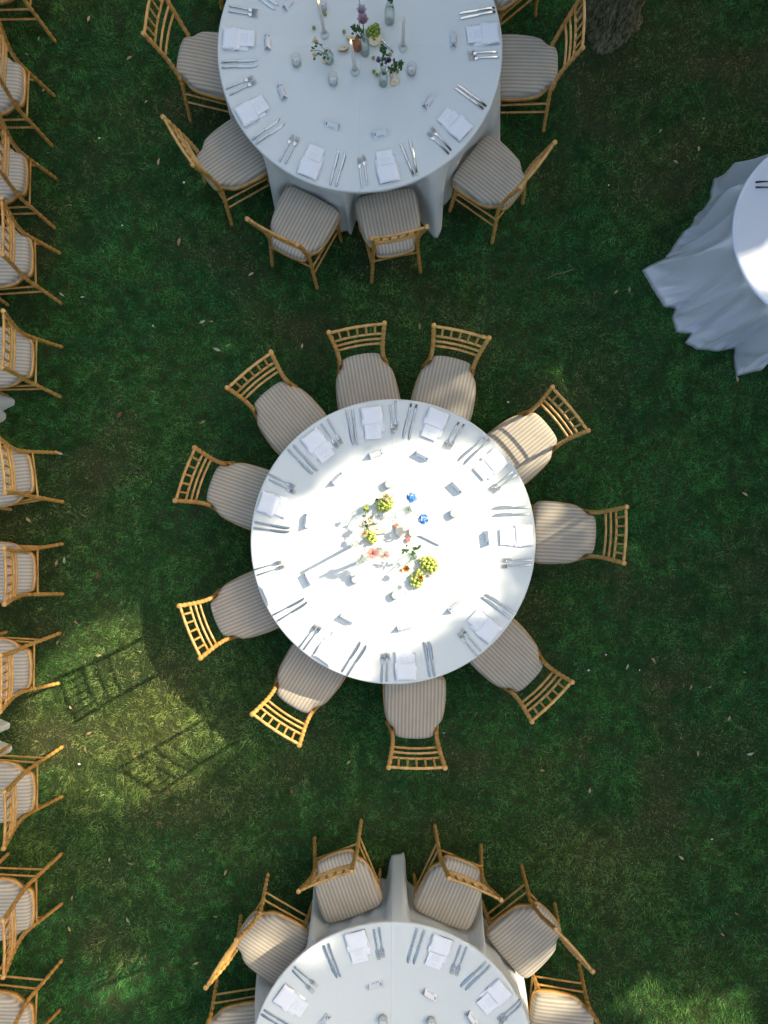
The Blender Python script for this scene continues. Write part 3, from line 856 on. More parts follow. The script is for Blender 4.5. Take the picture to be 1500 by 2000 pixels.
def round_cloth(key, Rt, label, mat, chairs=(), peaks=(), hem_pts=None, seed=1, base=0.945, ztop=TABLE_Z):
    cx, cy = CENTRE[key]
    rr = random.Random(seed)
    nth = 720 if hem_pts else 360
    ths = [2 * math.pi * k / nth for k in range(nth)]
    lim = [9.0] * nth
    for c in chairs:
        fr = [(math.atan2(y - cy, x - cx), math.hypot(x - cx, y - cy)) for x, y in chair_front(c)]
        for k, t in enumerate(ths):
            for (a0, r0), (a1, r1) in zip(fr[:-1], fr[1:]):
                d0, d1 = angd(t, a0), angd(t, a1)
                if d0 * d1 <= 0 and abs(d0) < 0.5:
                    w = abs(d0) / max(abs(d0) + abs(d1), 1e-6)
                    lim[k] = min(lim[k], r0 + (r1 - r0) * w)
    lim = [min(lim[(k + j) % nth] for j in (-1, 0, 1)) for k in range(nth)]
    ph = [rr.uniform(0, 6.28) for _ in range(8)]
    hem = []
    for k, t in enumerate(ths):
        if hem_pts:
            r = None
            pts = hem_pts
            for (a0, r0), (a1, r1) in zip(pts, pts[1:] + [(pts[0][0] + 2 * math.pi, pts[0][1])]):
                for tt in (t, t + 2 * math.pi):
                    if a0 <= tt < a1:
                        w = (tt - a0) / (a1 - a0)
                        r = r0 + (r1 - r0) * w
            r = base if r is None else r
        else:
            r = base + 0.035 * math.sin(13 * t + ph[0] + 1.1 * math.sin(3 * t + ph[1])) + 0.02 * math.sin(22 * t + ph[2] + 1.5 * math.sin(2 * t + ph[3]))
            for pa, pr, pw in peaks:
                d = angd(t, R(pa)) / R(pw)
                r = max(r, base - 0.02 + (pr - base + 0.02) * math.exp(-(d * d) ** 2.2))
        hem.append(min(r, lim[k]))
    hem = [(hem[k - 1] + 2 * hem[k] + hem[(k + 1) % nth]) / 4 for k in range(nth)]
    vs = [(0, 0, ztop)]
    rings = []
    def und(x, y):
        return 0.0007 * math.sin(7 * x + 3 * y + ph[4]) + 0.0005 * math.sin(-5 * x + 9 * y + ph[5])
    for fr in (0.2, 0.4, 0.6, 0.75, 0.87, 0.95, 0.985):
        rings.append([(Rt * fr * math.cos(t), Rt * fr * math.sin(t), ztop + und(Rt * fr * math.cos(t), Rt * fr * math.sin(t))) for t in ths])
    for a in (30, 60, 90):
        rr_, zz = Rt - 0.012 + 0.012 * math.sin(R(a)), ztop - 0.012 + 0.012 * math.cos(R(a))
        rings.append([(rr_ * math.cos(t), rr_ * math.sin(t), zz) for t in ths])
    rows = 22
    z1 = ztop - 0.012
    for i in range(1, rows + 1):
        q = i / rows
        ring = []
        for k, t in enumerate(ths):
            dr = hem[k] - Rt
            if dr < 0:
                s = min(q / 0.30, 1.0); s = s * s * (3 - 2 * s)
            else:
                s = q ** 0.9
            fold = 0.038 * q ** 0.7 * (1 - abs(math.sin(0.5 * (27 * t + ph[6] + 2.2 * math.sin(4 * t + ph[7]) + 0.5 * q))) * 2) * (0.5 + 0.5 * math.sin(3 * t + ph[5]) ** 2)
            if hem_pts:
                w1 = 14 * t + ph[6] + 1.9 * q + 1.4 * math.sin(3 * t + ph[7])
                w2 = 23 * t + ph[2] - 1.2 * q + 1.2 * math.sin(2 * t + ph[1])
                ridge = lambda v: (1 - abs(math.sin(v / 2))) ** 1.6 - 0.35
                fold = (q ** 0.6) * (0.20 * ridge(w1) + 0.09 * ridge(w2)) * (1 - 0.88 * q ** 2.2)
                fold += 0.012 * math.exp(-((q - 0.85) / 0.10) ** 2) * math.sin(47 * t + 16 * q + 2 * math.sin(9 * t))
                s = 0.35 * q + 0.65 * q ** 1.9
            r = Rt + dr * s + min(fold, 0.0 if dr < 0 else 1.0)
            z = z1 - q * (z1 - 0.010)
            if hem_pts and q > 0.90:
                r += 0.015 * (q - 0.9) / 0.1
            ring.append((r * math.cos(t), r * math.sin(t), z))
        rings.append(ring)
    fs = []
    for ring in rings:
        vs += ring
    for k in range(nth):
        fs.append((0, 1 + k, 1 + (k + 1) % nth))
    for i in range(len(rings) - 1):
        a, b = 1 + i * nth, 1 + (i + 1) * nth
        for k in range(nth):
            k2 = (k + 1) % nth
            fs.append((a + k, b + k, b + k2, a + k2))
    m = MB(); m.add(vs, fs)
    o = m.build('tablecloth', mat)
    o.location = (cx, cy, 0)
    sol = o.modifiers.new('thickness', 'SOLIDIFY')
    sol.thickness = 0.0016
    sol.offset = -1
    return tag(o, label, 'tablecloth')

def round_table(key, Rt, label):
    cx, cy = CENTRE[key]
    t = thing('round_table', label, 'table', (cx, cy, 0))
    m = MB()
    r = Rt - 0.014
    m.lathe([(0, TABLE_Z - 0.030), (r, TABLE_Z - 0.030), (r, TABLE_Z - 0.004), (0, TABLE_Z - 0.004)], 64)
    m.build('tabletop', M['board'], t, False)
    for k in range(4):
        a = math.pi / 4 + k * math.pi / 2
        m = MB()
        m.tube([(r * .5 * math.cos(a), r * .5 * math.sin(a), 0), (r * .5 * math.cos(a), r * .5 * math.sin(a), TABLE_Z - 0.03)], 0.016, 8)
        m.build('leg', M['steel'], t)

def peaks_between(key, names, amp, w=8, seed=0):
    rr = random.Random(seed)
    cx, cy = CENTRE[key]
    a = sorted(math.degrees(math.atan2(CHAIRS[n][1] - cy, CHAIRS[n][0] - cx)) % 360 for n in names)
    out = []
    for i in range(len(a)):
        b = a[(i + 1) % len(a)] + (360 if i == len(a) - 1 else 0)
        g = b - a[i]
        if g < 60:
            out.append(((a[i] + b) / 2 + rr.uniform(-2, 2), amp + rr.uniform(-0.03, 0.03), w))
        else:
            k = a[i] + 22
            while k < b - 15:
                out.append((k, amp + rr.uniform(-0.03, 0.03), w)); k += 19
    return out

RT = 0.922
c_names = ['c%d' % i for i in range(1, 11)]
t_names = ['t%d' % i for i in range(1, 9)]
b_names = ['b%d' % i for i in range(1, 7)]
round_table('c', RT, 'round dining table under the white cloth in the middle')
round_cloth('c', RT, 'white linen cloth on the sunlit round table in the middle', M['linen'], c_names, peaks_between('c', c_names, 1.0), seed=2)
round_table('t', RT, 'round dining table under the shaded cloth at the top')
round_cloth('t', RT, 'pale linen cloth draped in folds over the upper round table', M['linen'], t_names, peaks_between('t', t_names, 1.02, 7, 4) , seed=3)
round_table('b', RT, 'round dining table under the shaded cloth at the bottom')
round_cloth('b', RT, 'pale linen cloth with one pointed fold on the lower round table', M['linen'], b_names, peaks_between('b', b_names, 1.0, 9, 5) + [(89.8, 1.05, 4.2), (83.5, 0.98, 5.0)], seed=4)
cxr, cyr = CENTRE['r']
HEM_R = [(2.371, 2.433), (2.30, 2.32), (2.168, 2.193), (2.10, 2.06), (1.924, 1.973), (1.985, 1.86), (2.077, 1.698), (2.165, 1.69), (2.163, 1.508), (2.275, 1.495), (2.232, 1.439), (2.44, 1.37), (2.606, 1.40), (2.60, 1.34), (2.613, 1.192), (2.808, 1.232), (2.85, 1.32)]
hp = sorted((math.atan2(y - cyr, x - cxr) % (2 * math.pi), math.hypot(x - cxr, y - cyr)) for x, y in HEM_R)
more = []
aa = hp[-1][0] + 0.12
k = 0
while aa < hp[0][0] + 2 * math.pi - 0.1:
    more.append((aa, (0.80, 0.70)[k % 2])); aa += 0.16; k += 1
hp = hp + more
round_table('r', 0.622, 'small round table under the satin cloth at the right edge')
round_cloth('r', 0.622, 'shiny pale blue satin cloth pooling on the grass at the right', M['satin'], (), (), hp, 9)

def long_table():
    x0, x1, y0, y1 = -3.68, -2.93, -4.7, 5.1
    t = thing('long_table', 'long table under a white cloth along the left edge', 'table', ((x0 + x1) / 2, (y0 + y1) / 2, 0))
    m = MB(); m.box((0, 0, TABLE_Z - 0.02), (x1 - x0 - 0.03, y1 - y0 - 0.03, 0.03)); m.build('tabletop', M['board'], t, False)
    for sx in (-0.3, 0.3):
        for sy in (-4.5, -1.5, 1.5, 4.5):
            m = MB(); m.tube([(sx, sy, 0), (sx, sy, TABLE_Z - 0.035)], 0.018, 8); m.build('leg', M['steel'], t)
    # draped cloth: perimeter sampled every 2 cm, skirt offset outward
    per = []
    st = 0.02
    nx_, ny_ = int((x1 - x0) / st), int((y1 - y0) / st)
    for j in range(ny_): per.append((x1, y0 + (y1 - y0) * j / ny_, 1, 0))
    for j in range(nx_): per.append((x1 - (x1 - x0) * j / nx_, y1, 0, 1))
    for j in range(ny_): per.append((x0, y1 - (y1 - y0) * j / ny_, -1, 0))
    for j in range(nx_): per.append((x0 + (x1 - x0) * j / nx_, y0, 0, -1))
    n = len(per)
    gaps_y = [(0.985, 0.135, 0.055), (0.88, 0.07, 0.05), (-1.44, 0.10, 0.045), (-1.61, 0.115, 0.05), (1.58, 0.02, 0.04), (-2.2, 0.02, 0.05), (-2.98, 0.02, 0.05), (3.5, 0.02, 0.05)]
    def off(x, y, nx, ny):
        if nx == 1:
            o = -0.012
            for gy, amp, w in gaps_y:
                o = max(o, amp * math.exp(-abs((y - gy) / w) ** 4))
            return o
        return 0.05 + 0.03 * math.sin((x + y) * 24) + 0.015 * math.sin((x - y) * 41)
    offs = [off(*p) for p in per]
    vs, fs = [], []
    rows = 12
    for i in range(rows + 1):
        q = i / rows
        z = TABLE_Z - q * (TABLE_Z - 0.01)
        for (x, y, nx, ny), o in zip(per, offs):
            vs.append((x + nx * (o * q), y + ny * (o * q), z))
    for i in range(rows):
        for k in range(n):
            k2 = (k + 1) % n
            fs.append((i * n + k, (i + 1) * n + k, (i + 1) * n + k2, i * n + k2))
    fs.append(tuple(range(n)))
    m = MB(); m.add(vs, fs)
    o = m.build('tablecloth', M['linen'])
    auto_sharp(o, 50)
    tag(o, 'white cloth of the long table peeping between chairs at the left edge', 'tablecloth')
long_table()

# ------------------------------------------------------------------ chairs
SEAT = [(-0.213, 0.0), (-0.211, 0.055), (-0.204, 0.100), (-0.192, 0.124), (-0.172, 0.133), (-0.150, 0.137), (-0.130, 0.148), (-0.110, 0.167), (-0.085, 0.184), (-0.04, 0.196), (0.03, 0.205),
        (0.10, 0.210), (0.155, 0.209), (0.188, 0.200), (0.207, 0.172), (0.214, 0.115), (0.217, 0.0)]
def seat_outline():
    pts = [Vector((w, y, 0)) for y, w in SEAT] + [Vector((-w, y, 0)) for y, w in reversed(SEAT[1:-1])]
    return catmull(pts, 3, True)

def scaled(o, s, z, off=0.0):
    out = []
    for p in o:
        d = p.length
        q = p * s
        if off:
            q = p * ((d + off) / d)
        out.append((q.x, q.y, z))
    return out

def make_chair():
    t = thing('chiavari_chair', '', 'chair')
    ol = seat_outline()
    n = len(ol)
    # cushion
    levels = [(0.438, 0.985), (0.444, 1.0), (0.452, 1.008), (0.463, 1.006), (0.474, 0.992), (0.482, 0.965), (0.488, 0.915), (0.493, 0.80), (0.496, 0.6), (0.498, 0.3)]
    vs, fs = [], []
    for z, s in levels:
        vs += scaled(ol, s, z)
    for i in range(len(levels) - 1):
        for k in range(n):
            k2 = (k + 1) % n
            fs.append((i * n + k, i * n + k2, (i + 1) * n + k2, (i + 1) * n + k))
    vs.append((0, 0, 0.4985))
    for k in range(n):
        fs.append(((len(levels) - 1) * n + k, (len(levels) - 1) * n + (k + 1) % n, len(vs) - 1))
    fs.append(tuple(range(n - 1, -1, -1)))
    m = MB(); m.add(vs, fs)
    cu = m.build('cushion', M['stripe'], t)
    m = MB()
    pip = [Vector(p) for p in scaled(ol, 1.007, 0.449)]
    m.tube(pip + [pip[0]], 0.0035, 5, False)
    m.build('piping', M['stripe'], cu)
    # seat frame
    m = MB()
    fr = [(0.402, 0.0), (0.406, 0.008), (0.430, 0.010), (0.437, 0.006)]
    vs, fs = [], []
    for z, off in fr:
        vs += scaled(ol, 1, z, off if off else 1e-6)
    for i in range(len(fr) - 1):
        for k in range(n):
            k2 = (k + 1) % n
            fs.append((i * n + k, i * n + k2, (i + 1) * n + k2, (i + 1) * n + k))
    fs.append(tuple(range(n - 1, -1, -1)))
    fs.append(tuple((len(fr) - 1) * n + k for k in range(n)))
    m.add(vs, fs)
    m.build('seat_frame', M['wood'], t)
    # posts, legs
    for s in (-1, 1):
        m = MB()
        node_tube(m, [(s * .188, -.218, 0), (s * .170, -.194, .22), (s * .1545, -.172, .43), (s * .149, -.184, .55), (s * .1515, -.203, .66), (s * .162, -.234, .79), (s * .177, -.267, .928)],
                  0.0125, 0.056, 1.22, 0.0135, 9, True)
        m.build('back_post', M['wood'], t)
        m = MB()
        node_tube(m, [(s * .193, .180, 0), (s * .186, .168, .25), (s * .182, .160, .41)], 0.0115, 0.058, 1.22, 0.015, 9)
        m.build('front_leg', M['wood'], t)
    def rail(name, z, w, y, bow, r, pitch=0.07):
        m = MB()
        node_tube(m, [(-w, y, z), (-w * .5, y - bow * .75, z + .001), (0, y - bow, z + .002), (w * .5, y - bow * .75, z + .001), (w, y, z)], r, pitch, 1.14, None, 8, False, 0.5)
        return m.build(name, M['wood'], t)
    rail('top_rail', 0.912, .174, -.263, .008, .0095)
    rail('back_rail', 0.800, .162, -.236, .010, .0078)
    rail('back_rail', 0.737, .157, -.221, .010, .0078)
    rail('back_rail', 0.676, .152, -.207, .010, .0078)
    for k in range(5):
        x = (k - 2) * 0.055
        y0 = -.236 - .010 * (1 - (x / .16) ** 2); y1 = -.263 - .008 * (1 - (x / .17) ** 2)
        m = MB()
        pts, rad = [], []
        for i in range(13):
            q = i / 12
            pts.append((x * (1 + .06 * q), y0 + (y1 - y0) * q, 0.803 + (0.909 - 0.803) * q))
            rad.append(0.0055 + 0.0032 * (0.5 + 0.5 * math.cos(q * 2 * math.pi * 4)))
        m.tube(pts, rad, 7, False)
        m.build('spindle', M['wood'], t)
    for s in (-1, 1):
        for z in (0.315, 0.225):
            xf = .186 + .004 * (0.3 - z); xr = .1545 + (.43 - z) * .075
            m = MB()
            node_tube(m, [(s * xf, .168, z), (s * xr, -.182 - (.43 - z) * .08, z)], 0.0075, 0.075, 1.15, None, 7)
            m.build('side_stretcher', M['wood'], t)
    m = MB(); node_tube(m, [(-.162, -.188, .335), (.162, -.188, .335)], 0.0075, 0.07, 1.15, None, 7); m.build('rear_stretcher', M['wood'], t)
    for z in (0.31, 0.20):
        m = MB(); node_tube(m, [(-.186, .169, z), (.186, .169, z)], 0.0075, 0.07, 1.15, None, 7); m.build('front_stretcher', M['wood'], t)
    return t

WORDS = ['twelve', 'one', 'two', 'three', 'four', 'five', 'six', 'seven', 'eight', 'nine', 'ten', 'eleven']
def clock(key, x, y):
    cx, cy = CENTRE[key]
    h = ((90 - math.degrees(math.atan2(y - cy, x - cx))) / 30.0) % 12
    q = round(h * 2) % 24
    return (WORDS[(q // 2) % 12] + " o'clock") if q % 2 == 0 else 'half past ' + WORDS[(q // 2) % 12]

ORD = ['topmost', 'second', 'third', 'fourth', 'fifth', 'sixth', 'seventh', 'eighth', 'ninth', 'tenth', 'lowest']
chair0 = make_chair()
first = True
for key, (x, y, a) in CHAIRS.items():
    o = chair0 if first else copy_tree(chair0)
    first = False
    o.location = (x, y, 0)
    o.rotation_euler = (0, 0, R(a))
    tone = rng.uniform(0.86, 1.12)
    warm = rng.uniform(0.94, 1.05)
    for ch in o.children:
        ch.color = (tone, tone * warm, tone * warm, 1)
        if ch.name.startswith('cushion'):
            ch.rotation_euler = (0, 0, R(rng.uniform(-1.2, 1.2)))
    g = key[0]
    if g == 'l':
        i = int(key[1:]) - 1
        lab = '%s gold bamboo chair with striped cushion in the left-hand column' % ORD[i]
        if 0 < i < 10:
            lab = '%s gold bamboo chair with striped cushion from the top, left-hand column' % ORD[i]
        tag(o, lab, 'chair', 'chairs along the long table at the left')
    else:
        cl = clock(g, x, y)
        tag(o, 'gold bamboo chair with striped cushion at %s of the %s' % (cl, TNAME[g]), 'chair', 'chairs around the %s' % TNAME[g])

# ------------------------------------------------------------------ place settings
def blade_shape(m, pts, z0, z1):
    n = len(pts)
    m.add([(x, y, z0) for x, y in pts] + [(x, y, z1) for x, y in pts],
          [tuple(range(n - 1, -1, -1)), tuple(range(n, 2 * n))] + [(k, (k + 1) % n, n + (k + 1) % n, n + k) for k in range(n)])

def handle_mesh(m, x0, x1, w0, w1, z, h):
    """flat bevelled cutlery handle from x0 (end) to x1 (neck)"""
    rows = 7
    vs, fs = [], []
    for i in range(rows):
        q = i / (rows - 1)
        x = x0 + (x1 - x0) * q
        w = w0 + (w1 - w0) * q ** 0.8
        hh = h * (0.75 + 0.25 * math.sin(math.pi * q))
        if i == 0: w *= 0.8; hh *= 0.5
        for yy, zz in ((-.5, .15), (-.34, .95), (.34, .95), (.5, .15), (.3, 0), (-.3, 0)):
            vs.append((x, yy * w, z + zz * hh))
    for i in range(rows - 1):
        for k in range(6):
            k2 = (k + 1) % 6
            fs.append((i * 6 + k, i * 6 + k2, (i + 1) * 6 + k2, (i + 1) * 6 + k))
    fs.append((5, 4, 3, 2, 1, 0))
    fs.append(tuple((rows - 1) * 6 + k for k in range(6)))
    m.add(vs, fs)

def make_knife():
    t = thing('table_knife', '', 'knife')
    m = MB(); handle_mesh(m, -0.117, -0.012, 0.0175, 0.0105, 0.0, 0.0085)
    auto_sharp(m.build('handle', M['silver'], t), 30)
    m = MB()
    m.box((-0.010, 0, 0.0045), (0.007, 0.0125, 0.0085))
    m.build('bolster', M['silver'], t, False)
    m = MB()
    edge = [(-0.007, -0.008), (0.02, -0.0095), (0.06, -0.0105), (0.09, -0.009), (0.108, -0.004), (0.117, 0.004), (0.112, 0.008), (0.06, 0.0075), (-0.007, 0.0065)]
    n = len(edge)
    vs = [(x, y, 0.0025) for x, y in edge] + [(x * .995, y * .75 + .001, 0.0050) for x, y in edge]
    m.add(vs, [tuple(range(n - 1, -1, -1)), tuple(range(n, 2 * n))] + [(k, (k + 1) % n, n + (k + 1) % n, n + k) for k in range(n)])
    auto_sharp(m.build('blade', M['silver'], t), 25)
    return t

def make_fork():
    t = thing('table_fork', '', 'fork')
    m = MB(); handle_mesh(m, -0.098, 0.028, 0.0165, 0.0062, 0.0, 0.0068)
    auto_sharp(m.build('handle', M['silver'], t), 30)
    m = MB()
    # shoulder, dished upward
    sec = [(0.027, .0032, .0035), (0.036, .0065, .003), (0.044, .0112, .0022), (0.054, .0122, .0018), (0.058, .0120, .002)]
    vs, fs = [], []
    for x, w, z in sec:
        vs += [(x, -w, z + .0016), (x, 0, z), (x, w, z + .0016), (x, w, z + .0036), (x, 0, z + .0022), (x, -w, z + .0036)]
    for i in range(len(sec) - 1):
        for k in range(6):
            k2 = (k + 1) % 6
            fs.append((i * 6 + k, i * 6 + k2, (i + 1) * 6 + k2, (i + 1) * 6 + k))
    fs.append((5, 4, 3, 2, 1, 0)); fs.append(tuple((len(sec) - 1) * 6 + k for k in range(6)))
    m.add(vs, fs)
    auto_sharp(m.build('shoulder', M['silver'], t), 30)
    m = MB()
    for k in range(4):
        y = (k - 1.5) * 0.0066
        pts = [(0.0575, y, .0042), (0.070, y * 1.0, .0044), (0.084, y * .98, .0062), (0.097, y * .95, .0095)]
        m.tube(pts, [.0020, .0019, .0017, .0009], 6)
    tn = m.build('tine', M['silver'], t)
    tn['kind'] = 'stuff'
    return t

def make_napkin():
    t = thing('napkin', '', 'napkin')
    def sheet(x0, x1, w0, w1, z, th, seed, name):
        rr = random.Random(seed)
        nx, ny = 12, 10
        m = MB()
        vs, fs = [], []
        for i in range(nx + 1):
            q = i / nx
            for j in range(ny + 1):
                p = j / ny
                x = x0 + (x1 - x0) * q
                w = w0 + (w1 - w0) * q
                y = (p - .5) * w
                e = min(q, 1 - q, p, 1 - p)
                zz = z + th * (1 - math.exp(-e * 14)) + 0.0016 * math.sin(q * 5 + seed) * math.sin(p * 4 + seed * 2)
                vs.append((x, y + 0.002 * math.sin(q * 9 + seed), zz))
        for i in range(nx):
            for j in range(ny):
                a = i * (ny + 1) + j
                fs.append((a, a + ny + 1, a + ny + 2, a + 1))
        nb = len(vs)
        rim = [j for j in range(ny + 1)] + [i * (ny + 1) + ny for i in range(1, nx + 1)] + [nx * (ny + 1) + j for j in range(ny - 1, -1, -1)] + [i * (ny + 1) for i in range(nx - 1, 0, -1)]
        low = []
        for r_ in rim:
            vs.append((vs[r_][0], vs[r_][1], z)); low.append(len(vs) - 1)
        for k in range(len(rim)):
            k2 = (k + 1) % len(rim)
            fs.append((rim[k], rim[k2], low[k2], low[k]))
        fs.append(tuple(reversed(low)))
        m.add(vs, fs)
        return m.build(name, M['napkin'], t)
    sheet(-0.095, 0.075, 0.142, 0.138, 0.0, 0.009, 1, 'folded_base')
    sheet(-0.096, 0.018, 0.137, 0.140, 0.0125, 0.007, 3, 'pocket_fold')
    return t

def make_menu():
    m = MB(); m.box((0, 0, 0), (0.104, 0.150, 0.0014))
    return m.build('menu_card', M['menu'], None, False)

def make_place_card():
    t = thing('place_card', '', 'card')
    w, d, h = 0.088, 0.024, 0.043
    m = MB()
    th = 0.0008
    vs = [(-w/2, -d, 0), (w/2, -d, 0), (w/2, 0, h), (-w/2, 0, h), (-w/2, d, 0), (w/2, d, 0),
          (-w/2, -d+2*th, 0), (w/2, -d+2*th, 0), (w/2, 0, h-3*th), (-w/2, 0, h-3*th), (-w/2, d-2*th, 0), (w/2, d-2*th, 0)]
    fs = [(0, 1, 2, 3), (3, 2, 5, 4), (7, 6, 9, 8), (8, 9, 10, 11), (1, 0, 6, 7), (4, 5, 11, 10), (0, 3, 9, 6), (3, 4, 10, 9), (2, 1, 7, 8), (5, 2, 8, 11)]
    m.add(vs, fs)
    m.build('panel', M['card'], t, False)
    return t

knife0, fork0, napkin0, menu0, card0 = make_knife(), make_fork(), make_napkin(), make_menu(), make_place_card()
used = set()
def inst(o):
    if o.name not in used:
        used.add(o.name)
        return o
    return copy_tree(o)

ZT = TABLE_Z + 0.0025
for key, lst in SETTINGS.items():
    tn = TNAME[key]
    for s in lst:
        nx_, ny_, na = s['n']
        cl = clock(key, nx_, ny_)
        for kind, proto, items in (('knife', knife0, s['k']), ('fork', fork0, s['f'])):
            dd = [math.hypot(x - nx_, y - ny_) for x, y, a in items]
            for i, (x, y, a) in enumerate(items):
                near = 'inner' if dd[i] == min(dd) else 'outer'
                o = inst(proto)
                o.location = (x, y, ZT)
                o.rotation_euler = (0, 0, R(a))
                tag(o, '%s silver %s, %s place of the %s' % (near, kind, cl, tn), kind, '%s cutlery' % tn)
        a = R(na)
        tcx, tcy = CENTRE[key]
        for _ in range(20):
            far = max(math.hypot(nx_ - 0.09 * math.cos(a) - q * math.sin(a) - tcx, ny_ - 0.09 * math.sin(a) + q * math.cos(a) - tcy) for q in (-0.071, 0.071))
            if far < RT - 0.018:
                break
            nx_ += 0.004 * math.cos(a); ny_ += 0.004 * math.sin(a)
        o = inst(napkin0)
        o.location = (nx_ + 0.006 * math.cos(a), ny_ + 0.006 * math.sin(a), ZT - 0.001)
        o.rotation_euler = (0, 0, a)
        tag(o, 'folded white napkin, %s place of the %s' % (cl, tn), 'napkin', '%s napkins' % tn)
        o = inst(menu0)
        sh = rng.uniform(0.026, 0.046)
        lat = rng.uniform(-0.008, 0.008)
        a2 = a - math.pi / 2 + R(rng.uniform(-3, 3))
        o.location = (nx_ + sh * math.cos(a) - lat * math.sin(a), ny_ + sh * math.sin(a) + lat * math.cos(a), ZT + 0.0112)
        o.rotation_euler = (0, R(0), a2 + math.pi * (key != 't') * 0)
        tag(o, 'printed white menu tucked in the napkin, %s place of the %s' % (cl, tn), 'menu', '%s menus' % tn)
    for (x, y) in CARDS[key]:
        cx, cy = CENTRE[key]
        a = math.atan2(y - cy, x - cx)
        o = inst(card0)
        o.location = (x, y, ZT - 0.001)
        o.rotation_euler = (0, 0, a + math.pi / 2 + R(rng.uniform(-9, 9)))
        tag(o, 'white tent name card facing %s on the %s' % (clock(key, x, y), tn), 'place card', '%s name cards' % tn)
for i, yy in enumerate((2.269, 2.230)):
    o = inst(fork0)
    o.location = (2.372 + 0.098, yy, ZT)
    o.rotation_euler = (0, 0, R(2 - 3 * i))
    tag(o, '%s of two silver forks on the satin-covered table at the right' % ('upper', 'lower')[i], 'fork', 'forks on the satin table')

# ------------------------------------------------------------------ candles, vases, flowers, fruit
def make_votive():
    t = thing('votive_candle', '', 'candle')
    m = MB()
    m.lathe([(0.0005, 0.0), (0.027, 0.0), (0.029, 0.004), (0.0315, 0.070), (0.0312, 0.0725), (0.0300, 0.072), (0.0275, 0.008), (0.0005, 0.007)], 28)
    m.build('glass', M['glass'], t)
    m = MB()
    m.lathe([(0.0005, 0.0085), (0.0255, 0.0085), (0.0265, 0.030), (0.0258, 0.032), (0.012, 0.0305), (0.0005, 0.030)], 24)
    m.build('wax', M['whitewax'], t)
    m = MB(); m.tube([(0, 0, 0.029), (0.0008, 0, 0.038)], 0.0011, 6); m.build('wick', M['wick'], t)
    return t
vot0 = make_votive()
for (x, y, lab) in ((0.007, 0.317, 'glass votive above the pale grapes on the sunlit centre table'), (0.426, 0.129, 'glass votive right of the blue flowers on the sunlit centre table'),
                    (0.05, -0.396, 'lowest glass votive on the sunlit centre table'), (-0.208, -0.294, 'glass votive below left of the pink dahlias on the centre table'),
                    (-0.076, 0.089, 'glass votive beside the halved green pear on the centre table'),
                    (-0.585, 3.029, 'leftmost glass votive on the upper table'), (-0.349, 2.907, 'lowest glass votive on the upper table'), (0.154, 2.973, 'rightmost glass votive on the upper table'),
                    (-0.42, 3.383, 'glass votive just behind a lit taper on the upper table'), (-0.03, -3.125, 'left glass votive on the lower table'), (0.281, -3.138, 'right glass votive on the lower table')):
    o = inst(vot0)
    o.location = (x, y, TABLE_Z + 0.001)
    tag(o, lab, 'votive', 'votive candles on the tables')

def taper(x, y, lab, lit, tilt=(0, 0), h=0.25):
    t = thing('taper_candle', lab, 'candle', (x, y, TABLE_Z + 0.001), 0, 'taper candles on the tables')
    m = MB()
    m.lathe([(0.0005, 0), (0.028, 0), (0.029, 0.004), (0.020, 0.010), (0.011, 0.018), (0.013, 0.028), (0.020, 0.045), (0.0205, 0.048), (0.0188, 0.048), (0.0115, 0.030), (0.0005, 0.024)], 22)
    m.build('holder', M['green_glass'], t)
    m = MB()
    tx, ty = tilt
    m.tube([(0, 0, 0.026), (tx * .5, ty * .5, 0.026 + h * .5), (tx, ty, 0.026 + h - .006), (tx, ty, 0.026 + h)], [0.0112, 0.0108, 0.0100, 0.006], 14)
    wx = m.build('wax', M['wax'], t)
    m = MB(); m.tube([(tx, ty, 0.024 + h), (tx + .001, ty, 0.034 + h)], 0.001, 5); m.build('wick', M['wick'], wx)
    if lit:
        m = MB()
        m.lathe([(0.0005, 0), (0.0045, 0.006), (0.0052, 0.012), (0.0035, 0.020), (0.0012, 0.029), (0.0003, 0.034)], 10, (tx, ty, 0.030 + h))
        m.build('flame', M['flame'], t)
taper(-0.208, -0.066, 'ivory taper candle left of the pink dahlias on the centre table', False)
taper(-0.178, -0.178, 'thin ivory taper leaning below the pink dahlias on the centre table', False, (0.028, 0.050), 0.20)
taper(-0.406, 3.211, 'lit taper candle at the left of the upper table', True, (-0.012, 0.004))
taper(-0.21, 2.973, 'lit taper candle in front of the cut pears, upper table', True, (-0.012, 0.0))
taper(0.099, 3.128, 'unlit taper candle at the right of the upper table', False)

def vase(x, y, lab, h, r, neck=None):
    t = thing('bud_vase', lab, 'vase', (x, y, TABLE_Z + 0.001), 0, 'glass vases on the tables')
    neck = neck or r * 0.55
    prof = [(0.0005, 0), (r * .92, 0), (r, h * .04), (r, h * .52), (r * .85, h * .68), (neck, h * .82), (neck * 1.0, h * .93), (neck * 1.15, h)]
    inner = [(q - 0.003 if q > 0.004 else 0.0005, z + (0.008 if i < 2 else 0)) for i, (q, z) in enumerate(prof)]
    m = MB(); m.lathe(prof + inner[::-1], 24); m.build('glass', M['green_glass'], t)
    m = MB(); lv = h * .55
    m.lathe([(0.0005, 0.009), (r - .0045, 0.009), (r - .0038, lv - .002), (0.0005, lv)], 20)
    m.build('water', M['glass'], t)
vase(-0.132, 0.162, 'clear bud vase beside the pale grapes on the centre table', 0.11, 0.030)
vase(0.132, 0.152, 'clear bud vase holding the blue flowers', 0.10, 0.026)
vase(0.162, -0.145, 'clear bud vase with drooping grapes and orange flower', 0.11, 0.028)
vase(-0.055, -0.112, 'clear bud vase holding the pink dahlias', 0.11, 0.028)
vase(-0.145, 3.097, 'tall glass bottle vase holding the dusty roses', 0.20, 0.031)
